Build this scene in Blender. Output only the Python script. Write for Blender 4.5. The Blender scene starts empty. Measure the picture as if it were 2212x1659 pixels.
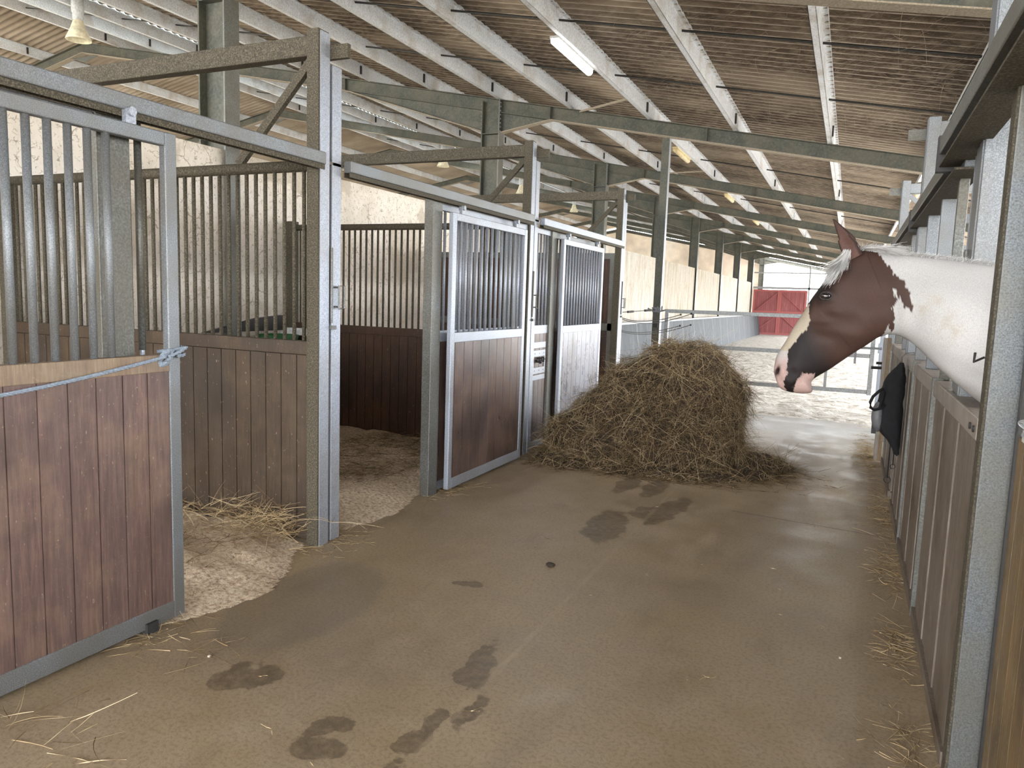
import bpy, math, random
import numpy as np
from mathutils import Vector, Matrix, noise as mnoise

random.seed(7)
rng = np.random.default_rng(11)
scn = bpy.context.scene
COL = scn.collection

# ------------------------------------------------------------------ camera
cam_d = bpy.data.cameras.new('camera')
cam_d.sensor_fit = 'HORIZONTAL'; cam_d.sensor_width = 36.0
cam_d.lens = 1608.04 / 2212 * 36.0
cam_d.clip_start = 0.05; cam_d.clip_end = 600
cam = bpy.data.objects.new('camera', cam_d); COL.objects.link(cam)
R = Matrix(((0.9103443054400595, -0.07815157972333797, 0.40640567926593063),
            (0.41252217703666455, 0.0927047788559171, -0.906218118021377),
            (0.03314662887514406, 0.9926218587982144, 0.11663252732488999)))
cam.matrix_world = Matrix.Translation((0, 0, 1.6)) @ R.to_4x4()
scn.camera = cam

# ------------------------------------------------------------------ sky, lights, exposure
scn.view_settings.view_transform = 'Standard'
scn.view_settings.look = 'None'
scn.view_settings.gamma = 1
scn.view_settings.use_curve_mapping = False
scn.view_settings.exposure = 0.3
scn.cycles.max_bounces = 7
w = bpy.data.worlds.new('overcast_sky'); scn.world = w; w.use_nodes = True
bg = w.node_tree.nodes['Background']
bg.inputs[0].default_value = (0.93, 0.965, 1.0, 1)
bg.inputs[1].default_value = 13.0


def area(name, loc, rot, sx, sy, power, col=(1, 1, 1)):
    l = bpy.data.lights.new(name, 'AREA'); l.shape = 'RECTANGLE'; l.size = sx; l.size_y = sy
    l.energy = power; l.color = col
    o = bpy.data.objects.new(name, l); o.location = loc; o.rotation_euler = rot; COL.objects.link(o)
    return o


# added fill lamp at the open barn end behind the camera, strengthening the daylight
area('fill_open_end', (-4, -7.6, 2.2), (math.radians(-90), 0, math.radians(180)), 16, 3.4, 220, (0.95, 0.97, 1))

# ------------------------------------------------------------------ node helpers


class NB:
    def __init__(s, name, rough=0.6, metal=0.0, spec=0.5):
        s.m = bpy.data.materials.new(name); s.m.use_nodes = True
        s.nt = s.m.node_tree; s.b = s.nt.nodes['Principled BSDF']
        s.b.inputs['Roughness'].default_value = rough
        s.b.inputs['Metallic'].default_value = metal
        s.b.inputs['Specular IOR Level'].default_value = spec
        s.g = s.nt.nodes.new('ShaderNodeNewGeometry')
        s.pos = s.g.outputs['Position']

    def n(s, t): return s.nt.nodes.new(t)
    def l(s, a, b): s.nt.links.new(a, b)

    def setin(s, inp, v):
        if isinstance(v, bpy.types.NodeSocket): s.l(v, inp)
        else: inp.default_value = v

    def mapping(s, scale=(1, 1, 1), rot=(0, 0, 0), loc=(0, 0, 0), vec=None):
        k = s.n('ShaderNodeMapping'); s.l(vec or s.pos, k.inputs['Vector'])
        k.inputs['Scale'].default_value = scale; k.inputs['Rotation'].default_value = rot
        k.inputs['Location'].default_value = loc
        return k.outputs[0]

    def noise(s, scale, detail=3, vec=None, rough=0.55, dist=0.0):
        k = s.n('ShaderNodeTexNoise'); s.l(vec or s.pos, k.inputs['Vector'])
        k.inputs['Scale'].default_value = scale; k.inputs['Detail'].default_value = detail
        k.inputs['Roughness'].default_value = rough; k.inputs['Distortion'].default_value = dist
        return k.outputs['Fac']

    def voro(s, scale, feature='F1', vec=None, out='Distance'):
        k = s.n('ShaderNodeTexVoronoi'); s.l(vec or s.pos, k.inputs['Vector'])
        k.feature = feature; k.inputs['Scale'].default_value = scale
        return k.outputs[out]

    def ramp(s, fac, stops, interp='LINEAR'):
        k = s.n('ShaderNodeValToRGB'); s.l(fac, k.inputs[0]); k.color_ramp.interpolation = interp
        e = k.color_ramp.elements
        while len(e) < len(stops): e.new(0.5)
        for i, (p, c) in enumerate(stops):
            e[i].position = p
            e[i].color = (c, c, c, 1) if isinstance(c, (int, float)) else (*c, 1)
        return k.outputs[0]

    def mix(s, fac, a, b, mode='MIX'):
        k = s.n('ShaderNodeMix'); k.data_type = 'RGBA'; k.blend_type = mode
        s.setin(k.inputs[0], fac)
        for i, v in ((6, a), (7, b)):
            if isinstance(v, tuple) and len(v) == 3: v = (*v, 1)
            s.setin(k.inputs[i], v)
        return k.outputs[2]

    def math(s, op, a, b=0.0, c=0.0):
        k = s.n('ShaderNodeMath'); k.operation = op
        s.setin(k.inputs[0], a); s.setin(k.inputs[1], b); s.setin(k.inputs[2], c)
        return k.outputs[0]

    def xyz(s, vec=None):
        k = s.n('ShaderNodeSeparateXYZ'); s.l(vec or s.pos, k.inputs[0]); return k.outputs

    def bump(s, h, strength=0.3, dist=0.01):
        k = s.n('ShaderNodeBump'); s.l(h, k.inputs['Height'])
        k.inputs['Strength'].default_value = strength; k.inputs['Distance'].default_value = dist
        s.l(k.outputs[0], s.b.inputs['Normal'])

    def col(s, c): s.setin(s.b.inputs['Base Color'], c if not isinstance(c, tuple) else (*c, 1)[:4])
    def rough(s, v): s.setin(s.b.inputs['Roughness'], v)


M = {}


def galv(name, c1, c2, c3, scale=90, metal=0.35, rough=0.45, dirt=None, dirtamt=0.5):
    t = NB(name, rough, metal)
    a = t.noise(scale, 4, rough=0.7)
    c = t.ramp(a, [(0.32, c1), (0.5, c2), (0.66, c3)])
    if dirt:
        d = t.noise(3.2, 5)
        d = t.ramp(d, [(0.5 - 0.12, 0.0), (0.5 + 0.12, dirtamt)])
        c = t.mix(d, c, dirt)
    t.col(c)
    t.bump(a, 0.25, 0.002)
    M[name] = t.m
    return t.m


galv('galvanized', (0.113, 0.122, 0.129), (0.189, 0.203, 0.217), (0.302, 0.317, 0.337), scale=230, dirt=(0.151, 0.133, 0.103), dirtamt=0.45)
galv('galvanized_bright', (0.217, 0.233, 0.267), (0.361, 0.394, 0.457), (0.491, 0.524, 0.594), scale=150, dirt=(0.289, 0.270, 0.244), dirtamt=0.35)
galv('galvanized_dull', (0.077, 0.077, 0.068), (0.144, 0.149, 0.140), (0.234, 0.234, 0.216), scale=110, dirt=(0.108, 0.090, 0.063), dirtamt=0.6)
galv('dirty_steel', (0.025, 0.020, 0.012), (0.061, 0.050, 0.032), (0.158, 0.137, 0.094), scale=130, metal=0.0, rough=0.8)
galv('frame_green', (0.040, 0.043, 0.034), (0.062, 0.066, 0.053), (0.095, 0.10, 0.082), scale=35, metal=0.0, rough=0.65,
     dirt=(0.15, 0.13, 0.09), dirtamt=0.4)
galv('galvanized_dark', (0.055, 0.062, 0.066), (0.125, 0.137, 0.145), (0.185, 0.197, 0.209), scale=190, dirt=(0.130, 0.115, 0.085), dirtamt=0.6)
galv('wood_white', (0.5, 0.48, 0.45), (0.6, 0.58, 0.55), (0.7, 0.68, 0.65), scale=30, metal=0.0, rough=0.7)
galv('dust_flange', (0.210, 0.168, 0.119), (0.294, 0.245, 0.182), (0.385, 0.336, 0.266), scale=60, metal=0.0, rough=0.9)
galv('arena_steel', (0.210, 0.217, 0.217), (0.294, 0.301, 0.301), (0.385, 0.392, 0.392), scale=60, metal=0.2)


def purlin_mat():
    t = NB('purlin_zinc', 0.5, 0.1)
    a = t.noise(50, 4); big = t.noise(2.5, 4)
    c = t.ramp(a, [(0.3, (0.50, 0.51, 0.52)), (0.55, (0.72, 0.74, 0.77)), (0.7, (0.80, 0.82, 0.85))])
    d = t.ramp(big, [(0.5, 0.0), (0.68, 0.6)])
    c = t.mix(d, c, (0.40, 0.34, 0.27))
    sp = t.ramp(t.noise(55, 2), [(0.68, 0.0), (0.72, 0.7)])
    c = t.mix(sp, c, (0.10, 0.08, 0.06))
    t.col(c); t.bump(a, 0.2, 0.003); M['purlin'] = t.m


purlin_mat()


def wood(name, axis, width, cs, off=0.0, rough=0.5, scuff=(0.28, 0.18, 0.11), scuffamt=0.4, dirt=(0.03, 0.022, 0.018)):
    """vertical boards; axis 0 -> boards side by side along X, 1 -> along Y"""
    t = NB(name, rough)
    x = t.xyz()
    k = t.math('FLOOR', t.math('DIVIDE', t.math('ADD', x[axis], off), width))
    wn = t.n('ShaderNodeTexWhiteNoise'); wn.noise_dimensions = '1D'; t.l(k, wn.inputs['W'])
    grain = t.noise(1.0, 6, t.mapping((70, 70, 5.0)), rough=0.75)
    mott = t.noise(5.5, 5, rough=0.65)
    base = t.ramp(grain, [(0.28, cs[0]), (0.5, cs[1]), (0.72, cs[2])])
    base = t.mix(t.math('MULTIPLY', wn.outputs[0], 0.35), base, cs[3])
    scr = t.ramp(t.noise(1.0, 3, t.mapping((35, 35, 90), rot=(0.6, 0.5, 0)), rough=0.8), [(0.62, 0.0), (0.72, 0.35)])
    base = t.mix(scr, base, scuff)
    base = t.mix(t.ramp(mott, [(0.46, 0.0), (0.75, scuffamt)]), base, scuff)
    low = t.noise(2.0, 4, t.mapping((1, 1, 0.7), loc=(3, 7, 1)))
    base = t.mix(t.ramp(low, [(0.48, 0.0), (0.68, 0.75)]), base, dirt)
    sp = t.ramp(t.noise(1.0, 2, t.mapping((70, 70, 30)), rough=0.8), [(0.68, 0.0), (0.74, 0.7)])
    base = t.mix(sp, base, (0.38, 0.31, 0.24))
    fr = t.math('FRACT', t.math('DIVIDE', t.math('ADD', x[axis], off), width))
    t.col(base); t.bump(grain, 0.25, 0.004)
    t.rough(t.ramp(mott, [(0.3, rough - 0.12), (0.7, rough + 0.15)]))
    M[name] = t.m


wood('wood_near_door', 1, 0.125, [(0.072, 0.045, 0.039), (0.131, 0.081, 0.070), (0.225, 0.141, 0.116), (0.112, 0.077, 0.074)], rough=0.45)
wood('wood_partition', 0, 0.125, [(0.030, 0.018, 0.011), (0.052, 0.032, 0.018), (0.086, 0.055, 0.033), (0.043, 0.029, 0.018)],
     scuff=(0.121, 0.084, 0.050), scuffamt=0.5)
wood('wood_partition_red', 0, 0.11, [(0.028, 0.014, 0.009), (0.055, 0.025, 0.014), (0.10, 0.048, 0.026), (0.070, 0.032, 0.018)],
     scuff=(0.13, 0.065, 0.035), scuffamt=0.3, dirt=(0.015, 0.010, 0.008))
wood('wood_mid_door', 1, 0.155, [(0.056, 0.034, 0.030), (0.099, 0.061, 0.052), (0.159, 0.107, 0.088), (0.122, 0.101, 0.110)], rough=0.38)
wood('wood_far_door_sheen', 1, 0.155, [(0.092, 0.087, 0.114), (0.153, 0.152, 0.199), (0.245, 0.248, 0.324), (0.199, 0.199, 0.276)], rough=0.3,
     scuff=(0.275, 0.279, 0.362), dirt=(0.077, 0.064, 0.067))  # bluish pale tones put the far opening's reflection into the wood colour
wood('wood_right', 1, 0.12, [(0.075, 0.055, 0.040), (0.150, 0.115, 0.088), (0.300, 0.250, 0.206), (0.188, 0.150, 0.125)],
     scuff=(0.300, 0.250, 0.200), scuffamt=0.35, dirt=(0.075, 0.048, 0.027))
wood('wood_right_near', 1, 0.12, [(0.074, 0.049, 0.022), (0.162, 0.108, 0.049), (0.297, 0.203, 0.101), (0.121, 0.074, 0.034)],
     scuff=(0.486, 0.297, 0.135), scuffamt=0.25)
wood('wood_cap', 1, 2.0, [(0.176, 0.143, 0.121), (0.286, 0.242, 0.204), (0.440, 0.385, 0.330), (0.220, 0.187, 0.165)],
     scuff=(0.462, 0.418, 0.363), dirt=(0.143, 0.121, 0.105))
wood('wood_door_cap', 1, 2.0, [(0.14, 0.09, 0.055), (0.22, 0.15, 0.095), (0.34, 0.26, 0.18), (0.16, 0.12, 0.09)],
     scuff=(0.38, 0.30, 0.20), scuffamt=0.5, dirt=(0.11, 0.08, 0.065))


def plain(name, c, rough=0.6, metal=0.0, sc=30, var=0.25):
    t = NB(name, rough, metal)
    a = t.noise(sc, 3)
    t.col(t.ramp(a, [(0.3, tuple(v * (1 - var) for v in c)), (0.7, tuple(min(1, v * (1 + var)) for v in c))]))
    M[name] = t.m


plain('black_iron', (0.025, 0.023, 0.021), 0.5)
plain('black_fabric', (0.010, 0.010, 0.012), 0.9)
plain('grey_mesh', (0.16, 0.16, 0.17), 0.6)
plain('rope_grey', (0.22, 0.26, 0.31), 0.9, sc=120)
plain('twine_white', (0.55, 0.57, 0.6), 0.7)
plain('lamp_housing', (0.521, 0.538, 0.538), 0.5)
plain('lamp_reflector', (0.710, 0.653, 0.480), 0.45, sc=12)
plain('yellow_plastic', (0.62, 0.50, 0.28), 0.5, sc=15)
plain('feeder_green', (0.02, 0.10, 0.03), 0.5)
plain('white_plastic', (0.6, 0.6, 0.58), 0.5)
plain('rubber', (0.03, 0.03, 0.03), 0.8)
plain('dropping', (0.035, 0.025, 0.015), 0.9)
plain('pebble', (0.5, 0.42, 0.32), 0.9)
plain('cobweb', (0.42, 0.35, 0.27), 0.9)


def plaster():
    t = NB('plaster', 0.95)
    base = t.ramp(t.noise(1.6, 5, rough=0.65), [(0.3, (0.672, 0.600, 0.488)), (0.5, (0.816, 0.744, 0.647)), (0.68, (0.888, 0.828, 0.744))])
    vv = t.mapping((1, 1, 1))
    dn = t.n('ShaderNodeTexNoise'); dn.inputs['Scale'].default_value = 9; t.l(t.pos, dn.inputs['Vector'])
    wv = t.n('ShaderNodeVectorMath'); wv.operation = 'MULTIPLY_ADD'
    t.l(dn.outputs['Color'], wv.inputs[0]); wv.inputs[1].default_value = (0.12, 0.12, 0.12); t.l(t.pos, wv.inputs[2])
    e = t.voro(24, 'DISTANCE_TO_EDGE', wv.outputs[0])
    ln = t.ramp(e, [(0.0, 1.0), (0.07, 0.0)])
    gate = t.ramp(t.noise(20, 3), [(0.50, 0.0), (0.56, 1.0)])
    web = t.math('MULTIPLY', ln, gate)
    c = t.mix(t.math('MULTIPLY', web, 0.75), base, (0.16, 0.12, 0.075))
    e2 = t.ramp(t.voro(4.5, 'DISTANCE_TO_EDGE', wv.outputs[0]), [(0.0, 0.75), (0.03, 0.0)])
    c = t.mix(t.math('MULTIPLY', e2, t.ramp(t.noise(3, 3), [(0.52, 0.0), (0.58, 1.0)])), c, (0.22, 0.15, 0.09))
    z = t.xyz()[2]
    band = t.ramp(t.math('DIVIDE', z, 3.2), [(0.40, 0.62), (0.47, 0.12), (0.52, 0.0), (0.56, 0.50), (0.60, 0.45), (0.66, 0.0)])
    band = t.math('MULTIPLY', band, t.ramp(t.noise(1.3, 4), [(0.3, 0.4), (0.6, 1.0)]))
    c = t.mix(band, c, (0.30, 0.25, 0.20))
    peel = t.ramp(t.noise(0.9, 5, t.mapping((1, 1, 1), loc=(0, 1.1, 0))), [(0.58, 0.0), (0.60, 0.55)])
    c = t.mix(peel, c, (0.46, 0.39, 0.29))
    t.col(c); t.bump(web, -0.3, 0.01); M['plaster'] = t.m


plaster()


def arena_wall():
    t = NB('arena_wall', 0.9)
    st = t.noise(1.0, 5, t.mapping((4, 4, 0.5)), rough=0.7)
    c = t.ramp(st, [(0.3, (0.368, 0.316, 0.228)), (0.48, (0.515, 0.481, 0.424)), (0.65, (0.574, 0.556, 0.539))])
    dk = t.ramp(t.noise(1.0, 3, t.mapping((26, 26, 7)), rough=0.7), [(0.60, 0.0), (0.68, 0.6)])
    c = t.mix(dk, c, (0.147, 0.120, 0.090))
    y = t.xyz()[1]
    c = t.mix(t.ramp(t.noise(1.0, 4, t.mapping((2.5, 2.5, 1.2), loc=(2, 5, 1)), rough=0.7), [(0.5, 0.0), (0.68, 0.55)]), c, (0.36, 0.28, 0.16))
    dk2 = t.ramp(t.noise(1.0, 2, t.mapping((14, 14, 9), loc=(1, 2, 3)), rough=0.8), [(0.62, 0.0), (0.66, 0.6)])
    c = t.mix(dk2, c, (0.24, 0.20, 0.14))
    pan = t.math('FLOOR', t.math('DIVIDE', t.math('SUBTRACT', y, 12.4 + 0.0), 6.4))
    wn = t.n('ShaderNodeTexWhiteNoise'); wn.noise_dimensions = '1D'; t.l(pan, wn.inputs['W'])
    c = t.mix(t.math('MULTIPLY', wn.outputs[0], 0.30), c, (0.576, 0.464, 0.272), 'MULTIPLY')
    fr = t.math('FRACT', t.math('DIVIDE', t.math('SUBTRACT', y, 12.4), 6.4))
    seam = t.ramp(fr, [(0.0, 0.8), (0.012, 0.0)])
    c = t.mix(seam, c, (0.096, 0.080, 0.056))
    t.col(c); M['arena_wall'] = t.m
    t = NB('kick_board', 0.7)
    y = t.xyz()[1]
    st = t.noise(1.0, 4, t.mapping((5, 5, 1.6)), rough=0.7)
    c = t.ramp(st, [(0.3, (0.024, 0.029, 0.035)), (0.55, (0.045, 0.051, 0.058)), (0.75, (0.085, 0.090, 0.095))])
    fr = t.math('FRACT', t.math('DIVIDE', t.math('SUBTRACT', y, 12.4), 2.13))
    c = t.mix(t.ramp(fr, [(0.0, 0.8), (0.022, 0.8), (0.03, 0.0)]), c, (0.211, 0.207, 0.190))
    t.col(c); M['kick_board'] = t.m


arena_wall()


def roof_mat():
    t = NB('fibre_cement', 0.95)
    y = t.xyz()[1]
    big = t.noise(0.45, 5, t.mapping((0.7, 1.6, 1)), rough=0.65)
    fine = t.noise(14, 4, t.mapping((0.5, 2.0, 1)), rough=0.7)
    c = t.ramp(big, [(0.35, (0.070, 0.048, 0.033)), (0.5, (0.15, 0.112, 0.080)), (0.66, (0.33, 0.265, 0.20))])
    c = t.mix(t.ramp(fine, [(0.45, 0.0), (0.68, 0.55)]), c, (0.40, 0.33, 0.25))
    # dust on the hanging ridges, brightened to paint in the relief of the sheets
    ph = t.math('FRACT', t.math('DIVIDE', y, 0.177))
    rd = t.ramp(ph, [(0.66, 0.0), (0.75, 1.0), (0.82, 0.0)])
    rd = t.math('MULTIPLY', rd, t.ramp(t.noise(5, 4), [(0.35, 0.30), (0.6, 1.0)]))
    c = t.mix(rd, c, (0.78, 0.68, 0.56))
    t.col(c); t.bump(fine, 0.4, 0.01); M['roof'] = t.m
    t = NB('fibre_cement_lit', 0.95)  # paler copy of the sheet; strong light on the far slope painted in
    big = t.noise(0.6, 5)
    c = t.ramp(big, [(0.35, (0.34, 0.27, 0.20)), (0.65, (0.58, 0.49, 0.39))])
    t.col(c); M['roof_lit'] = t.m


roof_mat()


def concrete():
    t = NB('concrete', 0.5)
    big = t.noise(0.55, 6, rough=0.6)
    mid = t.noise(3.5, 6, rough=0.65)
    fine = t.noise(60, 4, rough=0.7)
    c = t.ramp(big, [(0.34, (0.279, 0.212, 0.143)), (0.5, (0.345, 0.260, 0.157)), (0.66, (0.391, 0.306, 0.211))])
    c = t.mix(t.ramp(mid, [(0.42, 0.0), (0.72, 0.55)]), c, (0.443, 0.355, 0.259))
    c = t.mix(t.ramp(t.noise(2.2, 5, t.mapping((1.5, 0.5, 1), loc=(4, 2, 0))), [(0.54, 0.0), (0.72, 0.4)]), c, (0.196, 0.144, 0.095))
    c = t.mix(t.ramp(fine, [(0.42, 0.3), (0.5, 0.0)]), c, (0.105, 0.075, 0.047))
    c = t.mix(t.ramp(t.noise(140, 2), [(0.70, 0.0), (0.74, 0.5)]), c, (0.652, 0.499, 0.306))
    x, y, z = t.xyz()[:3]
    # greyer strip worn along the left stalls
    g = t.ramp(t.math('ADD', x, t.math('MULTIPLY', t.noise(0.8, 3), 0.8)), [(0.0, 0.0), (1.0, 0.0)])
    rough = t.ramp(mid, [(0.35, 0.30), (0.7, 0.62)])
    # damp stains with outlines of their own
    dn = t.n('ShaderNodeTexNoise'); dn.inputs['Scale'].default_value = 7; dn.inputs['Detail'].default_value = 5; t.l(t.pos, dn.inputs['Vector'])

    def spot(px, py, rx, ry, ang=0.0, wob=0.5):
        m = t.n('ShaderNodeMapping'); m.vector_type = 'TEXTURE'
        m.inputs['Location'].default_value = (px, py, 0); m.inputs['Rotation'].default_value = (0, 0, ang)
        m.inputs['Scale'].default_value = (rx, ry, 1)
        t.l(t.pos, m.inputs[0])
        ln = t.n('ShaderNodeVectorMath'); ln.operation = 'LENGTH'; t.l(m.outputs[0], ln.inputs[0])
        d = t.math('ADD', ln.outputs['Value'], t.math('MULTIPLY', t.math('SUBTRACT', dn.outputs['Fac'], 0.5), wob * 3))
        return t.ramp(d, [(0.86, 1.0), (1.0, 0.0)])
    spots = [(-1.47, 5.00, 0.16, 0.42, 0.10, 0.35), (-1.17, 5.62, 0.13, 0.46, -0.12, 0.35), (-1.33, 5.45, 0.10, 0.16, 0, 0.9),
             (-1.66, 6.25, 0.10, 0.35, 0, 0.4), (-1.42, 6.30, 0.10, 0.40, 0, 0.3), (-2.17, 2.22, 0.14, 0.12, 0, 0.9),
             (-1.58, 1.98, 0.10, 0.07, 0.5, 0.6), (-1.22, 2.42, 0.05, 0.16, 0.0, 0.8), (-1.35, 2.75, 0.07, 0.20, 0.3, 1.2),
             (-1.85, 3.55, 0.10, 0.04, 0.3, 1.0), (-1.3, 2.15, 0.05, 0.2, 0, 1.3), (-1.62, 2.12, 0.14, 0.05, 0.9, 1.4)]
    tot = None
    for s_ in spots:
        q = spot(*s_)
        tot = q if tot is None else t.math('MAXIMUM', tot, q)
    c = t.mix(t.math('MULTIPLY', tot, t.ramp(t.noise(22, 4), [(0.3, 0.35), (0.6, 0.68)])), c, (0.075, 0.052, 0.030))
    # chaff dragged along the damp rims
    # smooth damp apron in front of the first open stall
    ap = spot(-2.45, 2.95, 0.36, 0.62, 0.12, 0.10)
    c = t.mix(t.math('MULTIPLY', ap, 0.32), c, (0.13, 0.115, 0.105))
    # joints in the slab
    jx = t.math('ABSOLUTE', t.math('ADD', t.math('ADD', x, 1.262), t.math('MULTIPLY', t.math('SUBTRACT', t.noise(9, 3), 0.5), 0.03)))
    jl = t.ramp(jx, [(0.0, 0.55), (0.012, 0.45), (0.018, 0.0)])
    c = t.mix(t.math('MULTIPLY', jl, t.ramp(t.noise(5, 3), [(0.35, 0.2), (0.6, 0.9)])), c, (0.40, 0.32, 0.21))
    jy = t.math('ABSOLUTE', t.math('SUBTRACT', t.math('ADD', y, t.math('MULTIPLY', x, 0.11)), 5.79))
    jm = t.math('MULTIPLY', t.ramp(jy, [(0.0, 0.8), (0.012, 0.0)]), t.math('GREATER_THAN', x, -0.72))
    c = t.mix(jm, c, (0.05, 0.04, 0.03))
    c = t.mix(t.ramp(t.math('DIVIDE', t.math('ADD', y, t.math('MULTIPLY', t.noise(1.2, 4), 2.0)), 12.0), [(0.70, 0.0), (0.95, 0.8)]), c, (0.50, 0.50, 0.49))  # paler grey towards the far end: sky sheen painted into the floor colour
    t.col(c); t.rough(rough)
    t.bump(t.math('ADD', mid, t.math('MULTIPLY', fine, 0.25)), 0.22, 0.02)
    M['concrete'] = t.m


concrete()


def ground_mats():
    t = NB('arena_sand', 0.95)
    a = t.noise(7, 5, rough=0.65)
    c = t.ramp(a, [(0.36, (0.40, 0.35, 0.29)), (0.47, (0.66, 0.61, 0.54)), (0.62, (0.78, 0.75, 0.70))])
    t.col(c); t.bump(a, 0.9, 0.06); M['sand'] = t.m
    t = NB('shavings', 0.95)
    a = t.noise(42, 5, rough=0.75)
    c = t.ramp(a, [(0.36, (0.336, 0.225, 0.137)), (0.48, (0.699, 0.534, 0.383)), (0.62, (0.900, 0.800, 0.616))])
    c = t.mix(t.ramp(t.noise(2.6, 4), [(0.50, 0.0), (0.65, 0.6)]), c, (0.457, 0.337, 0.205))
    t.col(c); t.bump(a, 0.9, 0.02); M['shavings'] = t.m
    t = NB('outer_ground', 0.95)
    a = t.noise(0.2, 4)
    t.col(t.ramp(a, [(0.35, (0.42, 0.38, 0.30)), (0.65, (0.55, 0.50, 0.42))])); M['outside'] = t.m
    t = NB('foliage_far', 0.9)
    t.col(t.ramp(t.noise(1.2, 5), [(0.4, (0.20, 0.32, 0.20)), (0.6, (0.45, 0.55, 0.40))])); M['foliage'] = t.m
    t = NB('red_paint', 0.6)
    a = t.noise(1.0, 4, t.mapping((6, 6, 1)))
    t.col(t.ramp(a, [(0.3, (0.212, 0.056, 0.058)), (0.6, (0.294, 0.088, 0.092)), (0.8, (0.353, 0.177, 0.167))])); M['red_paint'] = t.m  # pinkish wash puts the distance haze into the red
    t = NB('red_paint_light', 0.6); t.col((0.372, 0.102, 0.096)); M['red_light'] = t.m
    t = NB('red_paint_dark', 0.6)
    t.col((0.204, 0.042, 0.036)); M['red_dark'] = t.m


ground_mats()


def straw_mat(name, stops):
    t = NB(name, 0.75, spec=0.25)
    t.col(t.ramp(t.g.outputs['Random Per Island'], stops)); M[name] = t.m


straw_mat('hay', [(0.0, (0.048, 0.029, 0.012)), (0.35, (0.125, 0.080, 0.036)), (0.7, (0.26, 0.185, 0.100)), (1.0, (0.50, 0.39, 0.25))])
straw_mat('straw', [(0.0, (0.20, 0.13, 0.06)), (0.5, (0.42, 0.31, 0.17)), (1.0, (0.66, 0.53, 0.34))])
straw_mat('white_hair', [(0.0, (0.360, 0.338, 0.317)), (0.5, (0.518, 0.504, 0.490)), (1.0, (0.590, 0.583, 0.576))])
plain('gable', (0.810, 0.702, 0.581), 0.95, sc=1.5, var=0.15)
plain('hay_core', (0.035, 0.021, 0.010), 0.95, sc=40, var=0.5)  # very dark, so shade between the strands sits in the core colour


def emis(name, c, s):
    t = NB(name, 0.4); t.col(c)
    t.b.inputs['Emission Color'].default_value = (*c, 1); t.b.inputs['Emission Strength'].default_value = s
    M[name] = t.m


emis('tube_lit', (1.0, 1.0, 0.98), 6.0)

# ------------------------------------------------------------------ mesh helpers


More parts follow.
